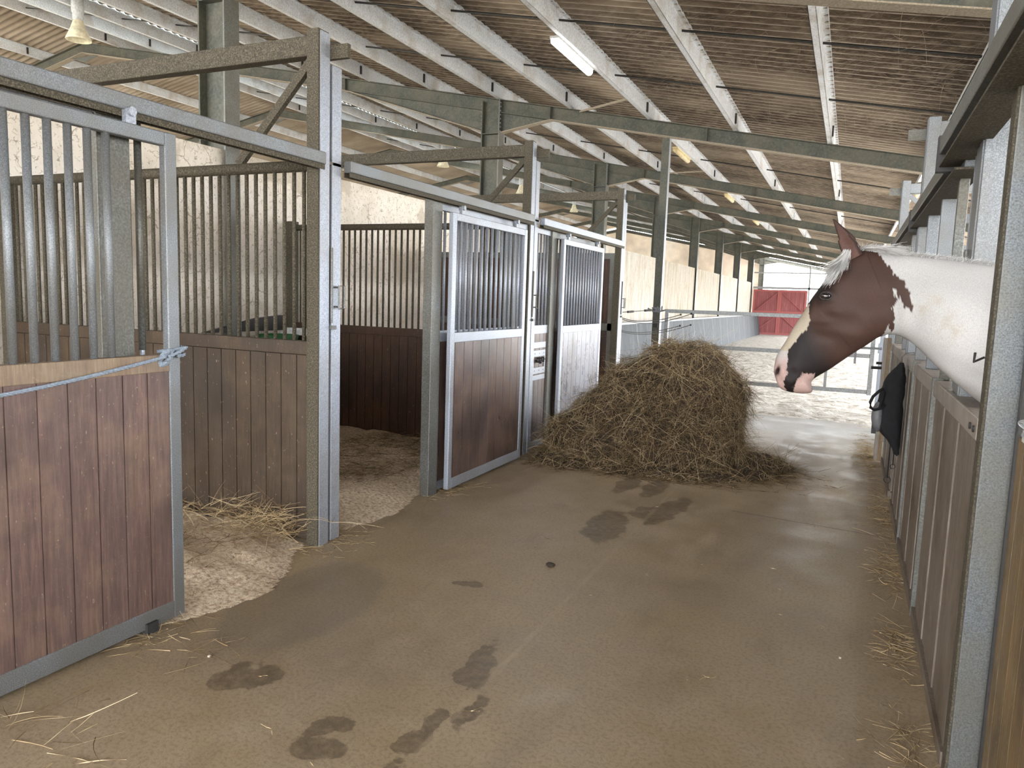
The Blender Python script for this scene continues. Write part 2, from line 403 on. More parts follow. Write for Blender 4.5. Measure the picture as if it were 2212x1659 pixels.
class MB:
    def __init__(s): s.v = []; s.f = []

    def add(s, vs, fs):
        o = len(s.v); s.v += [tuple(p) for p in vs]; s.f += [tuple(i + o for i in f) for f in fs]; return s

    def box(s, x0, x1, y0, y1, z0, z1):
        vs = [(x, y, z) for x in (x0, x1) for y in (y0, y1) for z in (z0, z1)]
        return s.add(vs, [(0, 1, 3, 2), (4, 6, 7, 5), (0, 4, 5, 1), (2, 3, 7, 6), (0, 2, 6, 4), (1, 5, 7, 3)])

    def bar(s, p0, p1, wd, ht, up=(0, 0, 1)):
        p0, p1 = Vector(p0), Vector(p1); d = (p1 - p0).normalized(); up = Vector(up)
        if abs(d.dot(up)) > 0.98: up = Vector((0, 1, 0))
        sd = d.cross(up).normalized() * wd / 2; u = sd.cross(d).normalized() * ht / 2
        vs = [p + a * sd + b * u for p in (p0, p1) for a in (-1, 1) for b in (-1, 1)]
        return s.add(vs, [(0, 1, 3, 2), (4, 6, 7, 5), (0, 4, 5, 1), (2, 3, 7, 6), (0, 2, 6, 4), (1, 5, 7, 3)])

    def tube(s, pts, r, n=10, cap=True):
        pts = [Vector(p) for p in pts]; rs = r if isinstance(r, (list, tuple)) else [r] * len(pts)
        o = len(s.v); ref = None
        for i, p in enumerate(pts):
            d = (pts[min(i + 1, len(pts) - 1)] - pts[max(i - 1, 0)]).normalized()
            if ref is None:
                ref = Vector((0, 0, 1)) if abs(d.z) < 0.9 else Vector((1, 0, 0))
            a = d.cross(ref).normalized(); b = d.cross(a).normalized(); ref = a.cross(d) * -1 if False else ref
            for k in range(n):
                t = 2 * math.pi * k / n
                s.v.append(tuple(p + rs[i] * (math.cos(t) * a + math.sin(t) * b)))
        for i in range(len(pts) - 1):
            for k in range(n):
                k2 = (k + 1) % n
                s.f.append((o + i * n + k, o + i * n + k2, o + (i + 1) * n + k2, o + (i + 1) * n + k))
        if cap:
            s.f.append(tuple(o + k for k in range(n))[::-1]); e = o + (len(pts) - 1) * n
            s.f.append(tuple(e + k for k in range(n)))
        return s

    def lathe(s, c, prof, n=24):
        o = len(s.v)
        for r, z in prof:
            for k in range(n):
                t = 2 * math.pi * k / n
                s.v.append((c[0] + r * math.cos(t), c[1] + r * math.sin(t), c[2] + z))
        for i in range(len(prof) - 1):
            for k in range(n):
                k2 = (k + 1) % n
                s.f.append((o + i * n + k, o + i * n + k2, o + (i + 1) * n + k2, o + (i + 1) * n + k))
        return s

    def prism(s, pts, axis, a, b):
        """pts: 2D outline in the two remaining axes, extruded along axis from a to b"""
        n = len(pts); vs = []
        for t in (a, b):
            for p in pts:
                q = list(p); q.insert(axis, t); vs.append(q)
        fs = [tuple(range(n))[::-1], tuple(range(n, 2 * n))]
        fs += [(i, (i + 1) % n, n + (i + 1) % n, n + i) for i in range(n)]
        return s.add(vs, fs)

    def sphere(s, c, r, nu=16, nv=10):
        o = len(s.v); r = r if isinstance(r, (tuple, list)) else (r, r, r)
        for j in range(nv + 1):
            ph = math.pi * j / nv
            for i in range(nu):
                t = 2 * math.pi * i / nu
                s.v.append((c[0] + r[0] * math.sin(ph) * math.cos(t), c[1] + r[1] * math.sin(ph) * math.sin(t), c[2] + r[2] * math.cos(ph)))
        for j in range(nv):
            for i in range(nu):
                i2 = (i + 1) % nu
                s.f.append((o + j * nu + i, o + (j + 1) * nu + i, o + (j + 1) * nu + i2, o + j * nu + i2))
        return s

    def build(s, name, mat, parent=None, smooth=False, bevel=0.0):
        og = Vector((0, 0, 0))
        if parent:
            p = parent
            while p: og += p.location; p = p.parent
        me = bpy.data.meshes.new(name)
        if parent: vs = [(v[0] - og.x, v[1] - og.y, v[2] - og.z) for v in s.v]
        else:
            a = np.array(s.v); c = (a.min(0) + a.max(0)) / 2; c[2] = a[:, 2].min()
            vs = (a - c).tolist()
        me.from_pydata(vs, [], s.f); me.update()
        me.validate()
        o = bpy.data.objects.new(name, me); COL.objects.link(o)
        if parent: o.parent = parent
        else: o.location = c
        me.materials.append(M[mat] if isinstance(mat, str) else mat)
        if smooth: me.polygons.foreach_set('use_smooth', [True] * len(me.polygons))
        if bevel:
            b = o.modifiers.new('bevel', 'BEVEL'); b.width = bevel; b.segments = 2; b.limit_method = 'ANGLE'
        return o


def tag(o, label, cat, group=None, kind=None):
    if label: o['label'] = label
    if cat: o['category'] = cat
    if group: o['group'] = group
    if kind: o['kind'] = kind
    return o


def thing(name, loc, label, cat, group=None):
    o = bpy.data.objects.new(name, None); COL.objects.link(o); o.location = loc
    o.empty_display_size = 0.1
    return tag(o, label, cat, group)


def structure(o, label=None, cat=None):
    o['kind'] = 'structure'
    if label: o['label'] = label
    if cat: o['category'] = cat
    return o


def repeat(src, dxs):
    """copies of a part, sharing its mesh, moved by each offset"""
    for d in dxs:
        c = src.copy(); c.location = src.location + Vector(d); COL.objects.link(c)


def ribbons(P, D, B, L, W, nseg=3):
    """P start, D dir, B bend vector, L length, W width -> verts, faces of bent blades"""
    n = len(P); t = np.linspace(0, 1, nseg + 1)
    side = np.cross(D, rng.normal(size=(n, 3))); side /= np.linalg.norm(side, axis=1)[:, None] + 1e-9
    c = P[:, None] + D[:, None] * (L[:, None] * t)[..., None] + B[:, None] * ((L[:, None] * t ** 2))[..., None]
    wv = side[:, None] * (W[:, None] * (1 - 0.6 * t))[..., None] * 0.5
    v = np.stack([c - wv, c + wv], 2).reshape(-1, 3)
    base = (np.arange(n) * 2 * (nseg + 1))[:, None] + (np.arange(nseg) * 2)[None]
    f = np.stack([base, base + 1, base + 3, base + 2], -1).reshape(-1, 4)
    return v, f


def np_mesh(name, v, f, mat, parent=None, smooth=False):
    me = bpy.data.meshes.new(name)
    v = np.asarray(v, dtype=np.float64)
    og = np.zeros(3)
    if parent:
        p = parent
        while p: og += np.array(p.location); p = p.parent
    else:
        og = (v.min(0) + v.max(0)) / 2; og[2] = v[:, 2].min()
    v = v - og
    me.vertices.add(len(v)); me.vertices.foreach_set('co', v.astype(np.float32).ravel())
    k = f.shape[1]
    me.loops.add(f.size); me.loops.foreach_set('vertex_index', f.astype(np.int32).ravel())
    me.polygons.add(len(f)); me.polygons.foreach_set('loop_start', np.arange(0, f.size, k, dtype=np.int32))
    me.polygons.foreach_set('loop_total', np.full(len(f), k, dtype=np.int32))
    me.update(calc_edges=True); me.validate()
    if smooth: me.polygons.foreach_set('use_smooth', [True] * len(me.polygons))
    me.materials.append(M[mat] if isinstance(mat, str) else mat)
    o = bpy.data.objects.new(name, me); COL.objects.link(o)
    if parent: o.parent = parent
    else: o.location = og
    return o


def grid(name, x0, x1, y0, y1, nx, ny, hf, mat, smooth=True):
    X, Y = np.meshgrid(np.linspace(x0, x1, nx), np.linspace(y0, y1, ny))
    Z = np.vectorize(hf)(X, Y)
    v = np.stack([X, Y, Z], -1).reshape(-1, 3)
    i = (np.arange(ny - 1)[:, None] * nx + np.arange(nx - 1)[None]).ravel()
    f = np.stack([i, i + 1, i + nx + 1, i + nx], -1)
    return np_mesh(name, v, f, mat, smooth=smooth)


# ------------------------------------------------------------------ ground and floor
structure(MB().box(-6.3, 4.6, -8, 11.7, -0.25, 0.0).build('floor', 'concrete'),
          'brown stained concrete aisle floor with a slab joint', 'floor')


def sand_z(x, y):
    b = 0.0
    if y > 11.7:
        b = -0.26 * min(1, (y - 11.7) / 7.0) - 0.10 * max(0, (y - 20)) / 32
    k = 0.035 * (mnoise.noise(Vector((x * 2.6, y * 2.6, 0))) + 0.6 * mnoise.noise(Vector((x * 6, y * 6, 3))))
    edge = min(1.0, max(0.0, (y - 11.05 - 0.35 * mnoise.noise(Vector((x * 1.3, 0, 9)))) / 0.6))
    return b + (0.03 + k) * edge - 0.015 * (1 - edge)


gs = grid('arena_sand', -6.0, 12.0, 10.7, 30.0, 190, 230, sand_z, 'sand')
tag(gs, 'pale churned sand covering the riding arena beyond the gate', 'sand', kind='stuff')
structure(MB().box(-6.0, 12, 29.9, 70, -0.5, -0.355).build('floor_arena', 'sand'), 'far level stretch of the sand arena floor', 'floor')
structure(MB().box(-120, 120, -60, 160, -0.9, -0.6).build('ground', 'outside'), 'pale ground outside the barn', 'ground')

# ------------------------------------------------------------------ roof
RX, RZ, SL = -16.8, None, 0.192


def ztop(x):  # top of the rafters
    return 5.08 - SL * (x + 6.03) if x >= -16.8 else 5.08 - SL * (-16.8 + 6.03) - SL * (-16.8 - x)


def roof_sheet(name, xa, xb, mat, label, y1=58.5, y0=-8.0):
    ys = np.arange(y0, y1, 0.177 / 10)
    prof = 0.030 * np.sin(2 * np.pi * ys / 0.177)
    v = np.concatenate([np.stack([np.full_like(ys, x), ys, ztop(x) + 0.245 + prof], -1) for x in (xa, xb)])
    n = len(ys)
    i = np.arange(n - 1); f = np.stack([i, i + 1, i + n + 1, i + n], -1)
    o = np_mesh(name, v, f, mat, smooth=True)
    sd = o.modifiers.new('thickness', 'SOLIDIFY'); sd.thickness = 0.008; sd.offset = 1
    return structure(o, label, 'roof')


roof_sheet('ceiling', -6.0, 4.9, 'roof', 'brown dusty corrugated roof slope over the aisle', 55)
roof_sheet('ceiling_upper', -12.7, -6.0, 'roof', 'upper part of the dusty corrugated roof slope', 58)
roof_sheet('ceiling_ridge', -16.8, -13.1, 'roof_lit', 'corrugated roof strip next to the ridge', 58)
roof_sheet('ceiling_left', -34.0, -16.8, 'roof_lit', 'far corrugated roof slope beyond the ridge', 58)
tl = bpy.data.materials.new('skylight_sheet'); tl.use_nodes = True
_n = tl.node_tree; _t = _n.nodes.new('ShaderNodeBsdfTranslucent'); _t.inputs[0].default_value = (0.8, 0.85, 0.85, 1)
_n.links.new(_t.outputs[0], _n.nodes['Material Output'].inputs[0]); M['skylight_sheet'] = tl
roof_sheet('window_1', -13.1, -12.7, 'skylight_sheet', 'translucent skylight strip running along the upper roof', 58)

WORD = ['first', 'second', 'third', 'fourth', 'fifth', 'sixth', 'seventh', 'eighth', 'ninth', 'tenth', 'eleventh', 'twelfth',
        'thirteenth', 'fourteenth', 'fifteenth', 'sixteenth']


def purlin(x, k, left=False):
    mb = MB(); zb = ztop(x) + 0.005; h = 0.205
    mb.box(x - 0.004, x + 0.004, -8, 57, zb, zb + h)                    # web
    mb.box(x - 0.065, x, -8, 57, zb, zb + 0.005)                        # lower flange
    mb.box(x - 0.065, x - 0.060, -8, 57, zb, zb + 0.022)
    mb.box(x, x + 0.065, -8, 57, zb + h - 0.005, zb + h)                # upper flange
    mb.box(x + 0.060, x + 0.065, -8, 57, zb + h - 0.022, zb + h)
    lab = ('pale zinc roof purlin, %s up from the low right eave' % WORD[k]) if not left else \
        ('pale zinc roof purlin on the far slope, %s down beyond the ridge' % WORD[k])
    t = thing('roof_purlin', (x, 24, zb), lab, 'purlin', 'zinc purlins under the roof sheets')
    mb.build('channel', 'purlin', t)
    for yr in RAF_Y:
        if yr > 35: continue
        s = MB()
        s.box(x + 0.004, x + 0.010, yr - 0.42, yr + 0.42, zb + 0.006, zb + h - 0.006)
        s.box(x + 0.004, x + 0.024, yr - 0.42, yr - 0.405, zb + 0.02, zb + h - 0.02)
        sv = s.build('splice_sleeve', 'purlin', t)
        if yr < 20:
            MB().box(x + 0.004, x + 0.03, yr - 0.46, yr - 0.425, zb + 0.03, zb + h - 0.03).build('cleat', 'black_iron', sv)


RAF_Y = [5.99 + 6.4 * k for k in range(-2, 9)]
k = 0
for i in range(-3, 12):
    purlin(-0.45 - 1.37 * i - 0.0, k); k += 1
for i in range(8):
    purlin(-18.2 - 1.5 * i, i, True)

for bi, y0 in enumerate([-0.41, 5.99, 12.39, 18.79]):
    for j, dy in enumerate((2.06, 4.21)):
        y = y0 + dy
        if y < 5: continue
        mb = MB()
        mb.tube([(-15.6, y, ztop(-15.6) + 0.12), (4.2, y, ztop(4.2) + 0.12)], 0.013, 8)
        tag(mb.build('sag_rod', 'black_iron'), 'thin dark sag rod tying the purlins, %s row beyond the %s frame' %
            (['near', 'far'][j], ['entrance', 'nearest', 'second', 'third'][bi]), 'rod', 'sag rods between the purlins')


def rafter(y, n):
    d = 0.225
    t = thing('roof_rafter', (-6.2, y, 0 if False else 3.5), 'greenish grey steel roof rafter with haunch, %s from the camera' % WORD[n], 'rafter',
              'steel rafters across the barn')
    mb = MB()
    pts = [(4.5, ztop(4.5)), (-16.8, ztop(-16.8))]
    (xa, za), (xb, zb) = pts
    mb.prism([(xa, za - d), (xa, za), (xb, zb), (xb, zb - d)], 1, y - 0.006, y + 0.006)
    mb.bar((xa, y, za - 0.006), (xb, y, zb - 0.006), 0.15, 0.012)
    xc = -33.5; zc = ztop(xc)
    mb.prism([(xb, zb - d), (xb, zb), (xc, zc), (xc, zc - d)], 1, y - 0.006, y + 0.006)
    mb.bar((xb, y, zb - 0.006), (xc, y, zc - 0.006), 0.15, 0.012)
    mb.box(-6.2 + 3.9, -6.2 + 3.912, y - 0.075, y + 0.075, ztop(-2.3) - d, ztop(-2.3) - 0.01)
    mb.build('beam', 'frame_green', t)
    fl = MB()
    fl.bar((xa, y, za - d), (-4.98, y, ztop(-4.98) - d), 0.15, 0.012)
    fl.bar((-9.3, y, ztop(-9.3) - d), (xb, y, zb - d), 0.15, 0.012)
    fl.bar((xb, y, zb - d), (xc, y, zc - d), 0.15, 0.012)
    fl.build('lower_flange', 'dust_flange', t)
    h = MB()
    h.prism([(-5.93, ztop(-5.93) - 0.57), (-5.93, ztop(-5.93) - d), (-4.98, ztop(-4.98) - d)], 1, y - 0.005, y + 0.005)
    h.bar((-5.93, y, ztop(-5.93) - d), (-4.98, y, ztop(-4.98) - d), 0.15, 0.012)
    h.box(-4.985, -4.975, y - 0.075, y + 0.075, ztop(-4.98) - d, ztop(-4.98) - 0.01)
    h.prism([(-6.27, ztop(-6.27) - 0.60), (-6.27, ztop(-6.27) - d), (-9.3, ztop(-9.3) - d)], 1, y - 0.005, y + 0.005)
    h.bar((-6.27, y, ztop(-6.27) - d), (-9.3, y, ztop(-9.3) - d), 0.15, 0.012)
    h.box(-9.305, -9.295, y - 0.075, y + 0.075, ztop(-9.3) - d, ztop(-9.3) - 0.01)
    hp = h.build('haunch', 'frame_green', t)
    MB().bar((-5.93, y, ztop(-5.93) - 0.57), (-4.98, y, ztop(-4.98) - d), 0.15, 0.012).build('haunch_flange', 'dust_flange', hp)
    MB().bar((-6.27, y, ztop(-6.27) - 0.60), (-9.3, y, ztop(-9.3) - d), 0.15, 0.012).build('haunch_flange', 'dust_flange', hp)
    rg = MB(); rg.prism([(-17.25, ztop(-17.25) - d), (-16.8, ztop(-16.8) - d - 0.2), (-16.35, ztop(-16.35) - d)], 1, y - 0.02, y + 0.02)
    rg.build('ridge_bracket', 'galvanized_dull', t)


def column(y, n):
    t = thing('steel_column', (-6.1, y, 0), 'tall steel column behind the back wall, %s from the camera' % WORD[n], 'column',
              'steel columns along the left wall')
    mb = MB(); zt = 5.05
    mb.box(-6.27, -5.93, y - 0.005, y + 0.005, 0, zt)
    mb.box(-6.285, -6.265, y - 0.10, y + 0.10, 0, zt)
    mb.box(-6.27, -5.93, y - 0.10, y + 0.10, zt - 0.58, zt - 0.565)
    wb = mb.build('web', 'frame_green', t)
    fb = MB().box(-5.945, -5.925, y - 0.10, y + 0.10, 0, zt)
    fb.build('flange', 'galvanized_dull', t)
    if n < 5:
        b = MB()
        for zz in np.arange(4.5, 5.0, 0.07):
            for xx in (-5.93, -6.30):
                b.box(xx, xx + 0.022, y - 0.085, y - 0.065, zz, zz + 0.02)
                b.box(xx, xx + 0.022, y + 0.065, y + 0.085, zz, zz + 0.02)
        tag(b.build('bolt_row', 'galvanized', wb), None, None, kind='stuff')


n = 0
for y in RAF_Y:
    rafter(y, n)
    if y > 0: column(y, n)
    n += 1

# wind braces between purlins and rafter
for nb, y in enumerate((12.39, 18.79)):
    b = MB(); b.bar((-3.25, y - 1.35, ztop(-3.25)), (-4.45, y - 0.02, ztop(-4.45) - 0.02), 0.03, 0.03)
    tag(b.build('wind_brace', 'dust_flange'), ['thin diagonal strut running up from the second frame to the lit lamp purlin',
        'thin diagonal strut running up from the third frame to the purlin'][nb], 'strut', 'diagonal struts at the frames')

# ------------------------------------------------------------------ walls
structure(MB().box(-6.2, -6.0, -8, 11.2, -0.2, 3.0).build('wall_left', 'plaster'), 'cream rough plastered wall behind the stalls', 'wall')
aw = structure(MB().box(-6.2, -6.0, 11.2, 51.8, -0.5, 3.02).build('wall_arena', 'arena_wall'), 'cream stained panel wall along the arena', 'wall')
kb = MB(); kb.prism([(-5.35, -0.5), (-5.55, 0.95), (-5.99, 0.95), (-5.99, -0.5)], 1, 11.2, 51.8)
structure(kb.build('trim_1', 'kick_board'), 'blue grey kick boarding leaning along the arena wall', 'kickboard')
rl = MB(); rl.box(-5.60, -5.50, 11.2, 51.8, 0.95, 1.0)
structure(rl.build('trim_2', 'arena_steel'), 'pale capping rail on the kick boarding', 'rail')

gw = MB(); gw.prism([(-34, -1), (-34, 3.7), (-16.8, 7.1), (-6.3, 5.1), (-6.3, -1)], 1, 57.5, 57.7)
structure(gw.build('wall_gable', 'gable'), 'pale beige gable wall at the far end of the main hall', 'wall')

# far end: red doors under an open gable
YE = 52.0
dr = structure(MB().box(-5.97, -2.62, YE, YE + 0.06, -0.33, 2.61).build('door_1', 'red_paint'),
               'pair of red boarded barn doors closing the far end of the arena', 'door')
for x0 in (-5.97, -4.30):
    x1 = x0 + 1.66
    f = MB()
    f.box(x0, x0 + 0.12, YE - 0.04, YE, -0.33, 2.61); f.box(x1 - 0.12, x1, YE - 0.04, YE, -0.33, 2.61)
    for z in (-0.33, 0.95, 1.1, 2.49): f.box(x0 + .12, x1 - .12, YE - 0.04, YE, z, z + 0.12)
    s = 1 if x0 < -5 else -1
    xa, xb = (x0 + .2, x1 - .1) if s > 0 else (x1 - .2, x0 + .1)
    f.bar((xa, YE - 0.02, 1.22), (xb, YE - 0.02, 2.45), 0.03, 0.11, up=(0, 1, 0))
    f.bar((xa, YE - 0.02, -0.2), (xb, YE - 0.02, 0.95), 0.03, 0.11, up=(0, 1, 0))
    g = MB()
    for k in range(1, 12):
        xx = x0 + k * 1.66 / 12; g.box(xx - .008, xx + .008, YE - 0.003, YE, -0.33, 2.61)
    g.build('board_joints', 'red_dark', dr); f.build('door_frame', 'red_light', dr)
sl = MB(); sl.box(-6, 12, YE - 0.1, YE + 0.2, -0.6, -0.33)
structure(sl.build('trim_3', 'arena_steel'), 'pale concrete sill under the far doors', 'sill')
gf = MB()
gf.box(-6, 5, YE - .05, YE + .05, 2.66, 2.80); gf.box(-6, 5, YE - .04, YE + .04, 3.67, 3.75)
for x in (-2.55, 0.8, 4.2): gf.box(x - .05, x + .05, YE - .05, YE + .05, -0.33, ztop(x) - .2)
structure(gf.build('trim_4', 'arena_steel'), 'thin steel frame across the open far gable', 'frame')
# outside, far behind
for k, (x, y, r, h, lb) in enumerate([(-1.0, 78, 3.2, 2.3, 'pale green shrub seen through the open gable beside the red doors'),
                                      (4.0, 82, 3.6, 3.0, 'pale green shrub outside, right of the open gable frame')]):
    mb = MB(); mb.sphere((x, y, -0.4), (r, 2.5, h), 28, 16)
    mb.v = [(a + 0.4 * mnoise.noise(Vector((a, b, c))), b, c + 0.5 * mnoise.noise(Vector((a * 1.3, b, c * 1.5 + 4)))) for a, b, c in mb.v]
    tag(mb.build('shrub', 'foliage', smooth=True), lb, 'shrub', 'shrubs outside the far end')
hl = MB(); hl.sphere((-75, 30, -1), (22, 110, 9.5), 40, 16)
hl.v = [(a, b, c + 0.8 * mnoise.noise(Vector((a * .1, b * .15, c * .2)))) for a, b, c in hl.v]
structure(hl.build('hill', 'outside', smooth=True), 'pale dry hillside outside the left of the barn', 'hill')

# ------------------------------------------------------------------ stalls: shared builders


def twin_post(xf, s, y, which, side, light='galvanized', top=3.08, beam_to=2.9):
    """xf: front plane, s: direction into the stall, y: position along the aisle"""
    t = thing('stall_post', (xf, y, 0), 'double stall post with tall crossbeam, %s on the %s side' % (which, side),
              'post', 'double posts of the %s stalls' % side)
    b = lambda m, a, c, y0, y1, z0, z1: m.box(min(xf + s * a, xf + s * c), max(xf + s * a, xf + s * c), y0, y1, z0, z1)
    m = MB(); b(m, 0, 0.085, y - 0.10, y, 0, top + 0.03); m.build('main_upright', 'dirty_steel' if s < 0 else 'galvanized', t, bevel=0.004)
    m = MB(); b(m, -0.006, 0.0, y - 0.085, y + 0.0, 0.0, top + 0.02); m.build('front_strip', light, t)
    m = MB(); b(m, 0, 0.08, y + 0.035, y + 0.125, 0, top - 0.14); m.build('second_upright', light, t, bevel=0.006)
    m = MB(); b(m, 0.08, beam_to, y - 0.095, y - 0.012, top - 0.12, top - 0.005); m.build('crossbeam', 'dirty_steel' if s < 0 else 'galvanized', t, bevel=0.006)
    m = MB(); b(m, -0.13, 0.05, y + 0.002, y + 0.034, top - 0.12, top - 0.04); m.build('beam_stub', 'dirty_steel' if s < 0 else 'galvanized_dull', t)
    m = MB(); m.bar((xf + s * 0.09, y - 0.05, top - 0.14), (xf + s * 0.66, y - 0.05, 2.37), 0.035, 0.05)
    m.build('brace', 'dirty_steel' if s < 0 else 'galvanized', t)
    m = MB(); b(m, 0.0, 0.01, y - 0.11, y + 0.135, 2.355, 2.372); m.tube([(xf - s * 0.012, y + 0.018, 1.40), (xf - s * 0.012, y + 0.018, 1.86)], 0.009, 8)
    m.box(xf - 0.035 if s < 0 else xf - 0.03, xf + 0.03 if s < 0 else xf + 0.035, y + 0.005, y + 0.045, 1.36, 1.385)
    m.build('drop_bolt', 'galvanized_dull', t)
    m = MB(); X = xf - s * 0.035
    m.tube([(X, y + 0.06, 1.49), (X, y + 0.06, 1.63), (X, y + 0.115, 1.63), (X, y + 0.115, 1.49), (X, y + 0.06, 1.49)], 0.006, 8)
    m.tube([(xf, y + 0.06, 1.50), (X, y + 0.06, 1.50)], 0.006, 8); m.tube([(xf, y + 0.06, 1.62), (X, y + 0.06, 1.62)], 0.006, 8)
    m.build('handle', 'galvanized_dull', t)
    return t


def planks_x(x0, x1, y0, y1, z0, z1, w):
    """boards standing side by side along X"""
    m = MB(); k = 0; x = x0
    m.box(x0, x1, y0 + 0.006, y1 - 0.006, z0, z1)
    while x < x1 - 1e-4:
        e = min(x + w, x1)
        if e - x > 0.01: m.box(x + 0.003, e - 0.003, y0, y1, z0, z1)
        x += w
    return m


def planks_y(x0, x1, y0, y1, z0, z1, w, off=0.0):
    m = MB(); m.box(x0 + 0.006, x1 - 0.006, y0, y1, z0, z1); y = math.floor((y0 + off) / w) * w - off
    while y < y1 - 1e-4:
        a = max(y, y0); e = min(y + w, y1)
        if e - a > 0.01: m.box(x0, x1, a + 0.003, e - 0.003, z0, z1)
        y += w
    return m


def bars(parent, p0, step, n, z0, z1, r, mat, dirn):
    m = MB().tube([(p0[0], p0[1], z0), (p0[0], p0[1], z1)], r, 10)
    o = m.build('bar', mat, parent, smooth=True)
    repeat(o, [tuple(np.array(dirn) * step * (k + 1)) for k in range(n - 1)])


def partition_left(y, which, wmat, full=False, zt=2.33, zw=1.27):
    t = thing('stall_partition', (-4.45, y - 0.05, 0), which, 'partition', 'partitions between the left stalls')
    yc = y - 0.055; x0, x1 = -5.86, -3.02
    if full:
        f = MB(); f.box(x0, x1, yc - .03, yc + .03, 2.16, 2.24); f.box(x0, x1, yc - .03, yc + .03, 1.17, 1.27)
        f.box(x1 - .06, x1, yc - .03, yc + .03, 0, 2.16); f.box(x0, x0 + .06, yc - .03, yc + .03, 0, 2.16)
        f.build('frame', 'galvanized_dull', t)
        planks_x(x0 + .06, x1 - .06, yc - .02, yc + .02, 1.27, 2.16, 0.11).build('upper_boards', wmat, t)
        planks_x(x0 + .06, x1 - .06, yc - .02, yc + .02, 0.03, 1.17, 0.11).build('lower_boards', wmat, t)
        return t
    MB().tube([(x0, yc, zt), (x1, yc, zt)], 0.034, 14).build('top_rail', 'dirty_steel', t, smooth=True)
    bars(t, (x1 - 0.05, yc), 0.0757, 37, zw, zt, 0.0125, 'dirty_steel', (-1, 0, 0))
    m = MB(); m.box(x0, x1, yc - .028, yc + .028, zw - 0.085, zw); m.build('middle_rail', wmat, t, bevel=0.004)
    planks_x(x0, x1, yc - .02, yc + .02, 0.03, zw - 0.088, 0.125 if wmat == 'wood_partition' else 0.11).build('boards', wmat, t)
    MB().box(-5.96, -5.86, yc - .05, yc + .05, 0, 2.37).build('wall_post', 'dirty_steel', t, bevel=0.005)
    return t


def sliding_door(y0, y1, x, wmat, label, zt=2.26, galvm='galvanized', cap=None, nb=13, bw=0.155, zm=1.22, first=None, step=None, br=0.0125, zb=0.03):
    t = thing('sliding_door', (x, (y0 + y1) / 2, zb), label, 'door', 'sliding stall doors on the left')
    sw = 0.062
    MB().box(x - .02, x + .02, y0, y0 + sw, zb, zt).build('stile', galvm, t, bevel=0.005)
    MB().box(x - .02, x + .02, y1 - sw, y1, zb, zt).build('stile', galvm, t, bevel=0.005)
    MB().box(x - .02, x + .02, y0 + sw, y1 - sw, zt - 0.06, zt).build('top_rail', galvm, t, bevel=0.005)
    MB().box(x - .02, x + .02, y0 + sw, y1 - sw, zb, zb + 0.085).build('bottom_rail', galvm, t, bevel=0.004)
    mr = MB().box(x - .022, x + .022, y0 + sw, y1 - sw, zm, zm + 0.08).build('middle_rail', cap or galvm, t, bevel=0.004)
    planks_y(x - .016, x + .016, y0 + sw, y1 - sw, zb + .085, zm, bw, off=0.03).build('boards', wmat, t)
    if first is None:
        step = (y1 - y0 - 2 * sw) / (nb + 1); first = y0 + sw + step
    bars(t, (x, first), step, nb, zm + .08, zt - 0.06, br, galvm, (0, 1, 0))
    h = MB()
    for yy in (y0 + 0.15, y1 - 0.25):
        h.box(x - .012, x + .012, yy, yy + 0.05, zt, zt + 0.055); h.tube([(x - .025, yy + .025, zt + .05), (x + .025, yy + .025, zt + .05)], 0.02, 10)
    h.build('roller_hanger', 'galvanized_bright', t)
    return t


def track(y0, y1, x, label, z=2.33, side='left', mat='galvanized'):
    t = thing('door_track', (x, (y0 + y1) / 2, z), label, 'rail', 'overhead sliding door tracks')
    MB().box(x - .03, x + .03, y0, y1, z, z + 0.07).build('rail', mat, t, bevel=0.006)
    m = MB(); m.box(x - .028, x - .022, y0, y1, z - 0.028, z); m.box(x + .012, x + .018, y0, y1, z - 0.028, z)
    m.build('lip', 'dirty_steel', t)
    return t


# ------------------------------------------------------------------ left stalls
XL = -2.93
POSTS = [0.53, 3.73, 6.93, 10.13]
for i, y in enumerate(POSTS):
    twin_post(XL, -1, y, ['hidden nearest', 'nearest', 'second nearest', 'farthest'][i], 'left', 'galvanized_bright')

partition_left(3.73, 'brown boarded partition with vertical bars, between the first and second left stalls', 'wood_partition', zt=2.34, zw=1.285)
partition_left(6.93, 'reddish brown barred partition seen through the second open stall on the left', 'wood_partition_red', zt=2.30, zw=1.22)
partition_left(10.13, 'full height dark wooden partition ending the left row of stalls', 'wood_partition_red', full=True)


